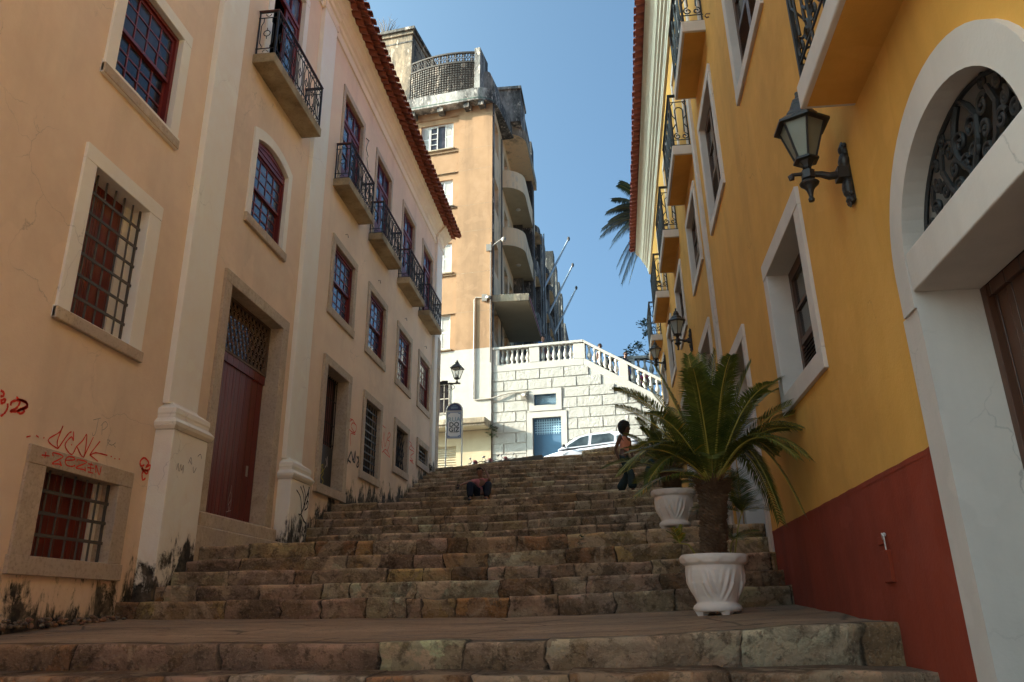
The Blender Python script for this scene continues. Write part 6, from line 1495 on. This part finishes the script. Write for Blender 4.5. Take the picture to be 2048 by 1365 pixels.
stand('woman with a big dark afro, salmon top and wide dark green trousers on the steps',.43,19.0,2.60,1.70,M['salmon'],M['tealcloth'],M['skinB'],(.8,-.6,0),'afro',.20,0,flare=2.0,crop=1,nod=-.45,kk=1.12,lean=.03)
stand('person in dark clothes walking behind the fronds of the second cycad',1.18,18.7,2.58,1.66,M['darkshirt'],M['tealcloth'],M['skinB'],(-.7,-.5,0),'short',.2,.5,flare=1.5)
stand('man in a bright blue shirt standing on the terrace behind the white balustrade',-2.48,31.75,9.42,1.72,M['blueshirt'],M['navy'],M['skinA'],(.7,-.7,0))
stand('person of whom only dark hair shows above the top of the sloping white rail',-.10,31.3,8.84,1.70,M['tealcloth'],M['navy'],M['skinB'],(.9,-.3,0))
stand('man with short black hair and dark blue shirt going down behind the sloping rail',.93,31.25,8.40,1.72,M['darkshirt'],M['navy'],M['skinB'],(.8,-.5,0))
stand('child in front of the man in the dark shirt, head just above the sloping rail',1.09,31.05,8.27,1.35,M['blueshirt'],M['navy'],M['skinA'],(.7,-.7,0))
stand('person in a magenta shirt lowest behind the sloping rail, above the cycad fronds',1.60,30.75,7.62,1.62,M['magenta'],M['navy'],M['skinB'],(-.6,-.8,0))

# ================================================================== CAR
CR=thing('parked_car','white hatchback parked nose downhill on the cross street, half hidden by the top steps','car',(-.7,28.8,4.62))
sl=.095; FC=lambda a,b,c:(-2.68+a-sl*c*.0,28.02+b,4.40+a*sl+c)
def body_loft():
    # cross sections along the car: x, z lower, z belt, z top, half widths (low, belt, top)
    S_=[(0,.30,.62,.66,.60,.62,.50),(.10,.24,.70,.76,.72,.76,.66),(.5,.22,.80,.90,.80,.82,.70),(1.0,.22,.90,1.00,.83,.83,.72),(1.45,.22,.93,1.04,.84,.83,.73),(3.3,.22,.99,1.06,.84,.83,.72),(3.75,.24,.98,1.05,.82,.81,.70),(3.95,.30,.92,.98,.76,.75,.62)]
    m=MB(); W=.84; k=10; vs=[]
    for x,zl,zb,zt,wl,wb,wt in S_:
        prof=[(-wl*.9,zl),(-wl,zl+.1),(-wb-.012,(zl+zb)/2),(-wb,zb),(-wt,zt),(wt,zt),(wb,zb),(wb+.012,(zl+zb)/2),(wl,zl+.1),(wl*.9,zl)]
        vs+= [FC(x,W+b,c) for b,c in prof]
    n=len(S_); m.add(vs,[(i*k+j,i*k+(j+1)%k,(i+1)*k+(j+1)%k,(i+1)*k+j) for i in range(n-1) for j in range(k)]+[tuple(range(k)),tuple((n-1)*k+j for j in range(k))])
    return m
o=body_loft().build('body',M['car'],CR,smooth=True); sm=o.modifiers.new('s','SUBSURF'); sm.levels=1; sm.render_levels=2
# cabin
CB=[(.98,1.0),(1.62,1.40),(2.1,1.485),(2.9,1.48),(3.45,1.40),(3.86,1.02)]
m=MB(); W=.84; vs=[]
wid=lambda z:.80-(z-1.0)*.34
prof=[(a,c) for a,c in CB]
for a,c in prof: vs+= [FC(a,W-wid(c),c),FC(a,W+wid(c),c)]
n=len(prof); fs=[(2*i,2*i+1,2*i+3,2*i+2) for i in range(n-1)]
m.add(vs,fs+[tuple(2*i for i in range(n)),tuple(2*i+1 for i in range(n))[::-1]]); m.build('cabin',M['car'],CR,bevel=.02)
def sidewin(pts,name,mat,off=.008):
    for sg in(-1,1):
        m=MB(); m.add([FC(a,W+sg*(wid(c)+off),c) for a,c in pts],[tuple(range(len(pts)))]); m.add([FC(a,W+sg*(wid(c)+off-.004),c) for a,c in pts],[tuple(range(len(pts)))]); m.build(name,mat,CR,rec=False)
gg=glass('car_window_glass',(.02,.03,.035),(.09,.12,.13),.04)
sidewin([(1.30,1.06),(1.34,1.13),(1.78,1.375),(2.08,1.42),(2.04,1.06)],'side_window',gg); sidewin([(2.16,1.06),(2.20,1.42),(2.85,1.41),(2.98,1.30),(2.96,1.08)],'side_window',gg); sidewin([(3.08,1.10),(3.08,1.28),(3.3,1.30),(3.5,1.12)],'quarter_window',gg)
m=MB(); m.add([FC(1.03,W-.70,1.05),FC(1.03,W+.70,1.05),FC(1.60,W+.62,1.40),FC(1.60,W-.62,1.40)],[(0,1,2,3)]); m.build('windscreen',gg,CR,rec=False)
for sg in(-1,1):
    m=MB(); m.tube([FC(1.25,W+sg*.80,1.06),FC(1.22,W+sg*.93,1.08)],.03,6); m.ball(FC(1.20,W+sg*.97,1.09),.085,10,(.8,1,.65)); m.build('wing_mirror',M['black'],CR,smooth=True)
    for x in(1.72,2.72): m=MB(); m.box(FC,x,x+.22,W+sg*.842-.012,W+sg*.842+.012,.86,.89); m.build('door_handle',M['chrome'],CR,bevel=.006)
    for x in(.70,3.25):
        m=MB(); c0=FC(x,W+sg*.72,.29); vs=[]
        m.tube([(c0[0],c0[1]-.1,c0[2]),(c0[0],c0[1]+.1,c0[2])],.29,24); wo=m.build('wheel',M['rubber'],CR); m=MB(); m.tube([(c0[0],c0[1]-.105,c0[2]),(c0[0],c0[1]+.105,c0[2])],.18,16); m.build('rim',M['steel'],wo)
    m=MB()
    for x in(1.18,2.12,3.05): m.box(FC,x,x+.008,W+sg*.836-.006,W+sg*.836+.008,.35,.98)
    m.build('door_gap',M['black'],CR)
    m=MB(); m.ball(FC(.20,W+sg*.60,.68),.12,10,(.9,.9,.6)); m.build('headlight',M['chrome'],CR,smooth=True)
m=MB(); m.box(FC,1.0,1.28,.35,.5,1.02,1.08); m.build('paper_on_dashboard',M['whitesign'],CR)

# ================================================================== MOTORCYCLES
def motorcycle():
    root=thing('parked_motorcycle','red and black motorcycle parked by the sign, only handlebar and mirrors above the steps','motorcycle',(-4.62,29.2,4.30),'motorcycles parked at the foot of the white wall'); O=V(root.location); G=lambda a,b,c:(O.x+a,O.y+b,O.z+c)
    for x in(-.62,.62):
        m=MB(); k=20; m.tube([G(x+.27*math.cos(2*math.pi*i/k),0,.30+.27*math.sin(2*math.pi*i/k)) for i in range(k+1)],.045,6,cap=False); w_=m.build('wheel',M['rubber'],root)
        m=MB(); 
        for i in range(6): a=math.pi*i/3; m.tube([G(x,0,.3),G(x+.24*math.cos(a),0,.3+.24*math.sin(a))],.01,4)
        m.tube([G(x,-.05,.3),G(x,.05,.3)],.05,8); m.build('rim',M['steel'],w_)
    m=MB(); m.tube([G(-.62,.06,.3),G(-.42,.06,.85)],.025,6); m.tube([G(-.62,-.06,.3),G(-.42,-.06,.85)],.025,6); m.tube([G(-.4,0,.75),G(0,0,.4),G(.3,0,.45),G(.62,0,.3)],.03,6); m.tube([G(-.4,0,.8),G(.2,0,.68),G(.7,0,.78)],.03,6); m.box(lambda a,b,c:G(a,b,c),-.18,.15,-.13,.13,.25,.52); m.build('frame',M['castiron'],root)
    m=MB(); m.ball(G(-.12,0,.80),.2,12,(1.25,.65,.6)); m.ball(G(-.50,0,.92),.12,10,(.8,1,1.0)); m.build('fuel_tank',M['red'],root,smooth=True)
    m=MB(); m.ball(G(.35,0,.80),.2,12,(2.0,.7,.35)); m.build('seat',M['black'],root,smooth=True)
    m=MB(); m.tube([G(-.30,-.36,.96),G(-.40,-.18,.98),G(-.43,0,.93),G(-.40,.18,.98),G(-.30,.36,.96)],.016,6)
    for sg in(-1,1): m.tube([G(-.30,sg*.30,.96),G(-.30,sg*.40,.955)],.024,6); m.tube([G(-.36,sg*.2,.98),G(-.38,sg*.27,1.10)],.009,4); m.ball(G(-.38,sg*.28,1.13),.05,8,(.4,1.1,.7))
    m.build('handlebar',M['black'],root); m=MB(); m.ball(G(-.60,0,.90),.075,10,(.6,1,1)); m.build('headlight',M['castiron'],root)
    return root
mo=motorcycle(); mo.rotation_euler=(0,0,R(68))
m2=dup(mo,(-4.12,29.2,4.35),R(75),'motorcycle with a dark rounded top case, middle one of the row under the white wall')
m=MB(); O=V((-4.12,29.2,4.35)); m.ball(O,.23,14,(1.0,1.05,.75)); tc=m.build('top_case',M['black'],None,smooth=True); tc.parent=m2
for v_ in tc.data.vertices: v_.co=v_.co-O
tc.location=(.25,0,.98-.18)
m3=dup(mo,(-3.45,29.3,4.42),R(62),'motorcycle with a red fairing at the right end of the row under the white wall')

# ================================================================== SKY, SUN, EXPOSURE
sun_dir=V((-3.61,-.452,1.25)).normalized()
el=math.asin(sun_dir.z); az=math.atan2(sun_dir.x,sun_dir.y)
wd=bpy.data.worlds.new('World'); SC.world=wd; wd.use_nodes=True; nt=wd.node_tree; nt.nodes.clear()
sk=nt.nodes.new('ShaderNodeTexSky'); sk.sky_type='NISHITA'; sk.sun_disc=False; sk.sun_elevation=el; sk.sun_rotation=az; sk.air_density=.32; sk.dust_density=10.0; sk.ozone_density=4.3; sk.altitude=10
bg=nt.nodes.new('ShaderNodeBackground'); bg.inputs[1].default_value=.13; ow=nt.nodes.new('ShaderNodeOutputWorld')
mx=nt.nodes.new('ShaderNodeMix'); mx.data_type='RGBA'; mx.blend_type='MULTIPLY'; mx.inputs[0].default_value=1; mx.inputs[7].default_value=(.80,1.07,.93,1); nt.links.new(sk.outputs[0],mx.inputs[6]); nt.links.new(mx.outputs[2],bg.inputs[0]); nt.links.new(bg.outputs[0],ow.inputs[0])
ld_=bpy.data.lights.new('sun','SUN'); ld_.energy=3.3; ld_.angle=R(.5); ld_.color=(1.0,.86,.68)
lo=bpy.data.objects.new('sun',ld_); COL.objects.link(lo); lo.rotation_euler=sun_dir.to_track_quat('Z','Y').to_euler(); lo.location=(-20,0,30)
vs_=SC.view_settings; vs_.view_transform='Standard'; vs_.look='None'; vs_.exposure=2.5; vs_.gamma=1.0; vs_.use_curve_mapping=False
SC.cycles.max_bounces=8; SC.cycles.diffuse_bounces=4; SC.cycles.glossy_bounces=3; SC.cycles.transparent_max_bounces=6
SC.cycles.use_adaptive_sampling=True; SC.cycles.use_denoising=True
SC.cycles.sample_clamp_indirect=6
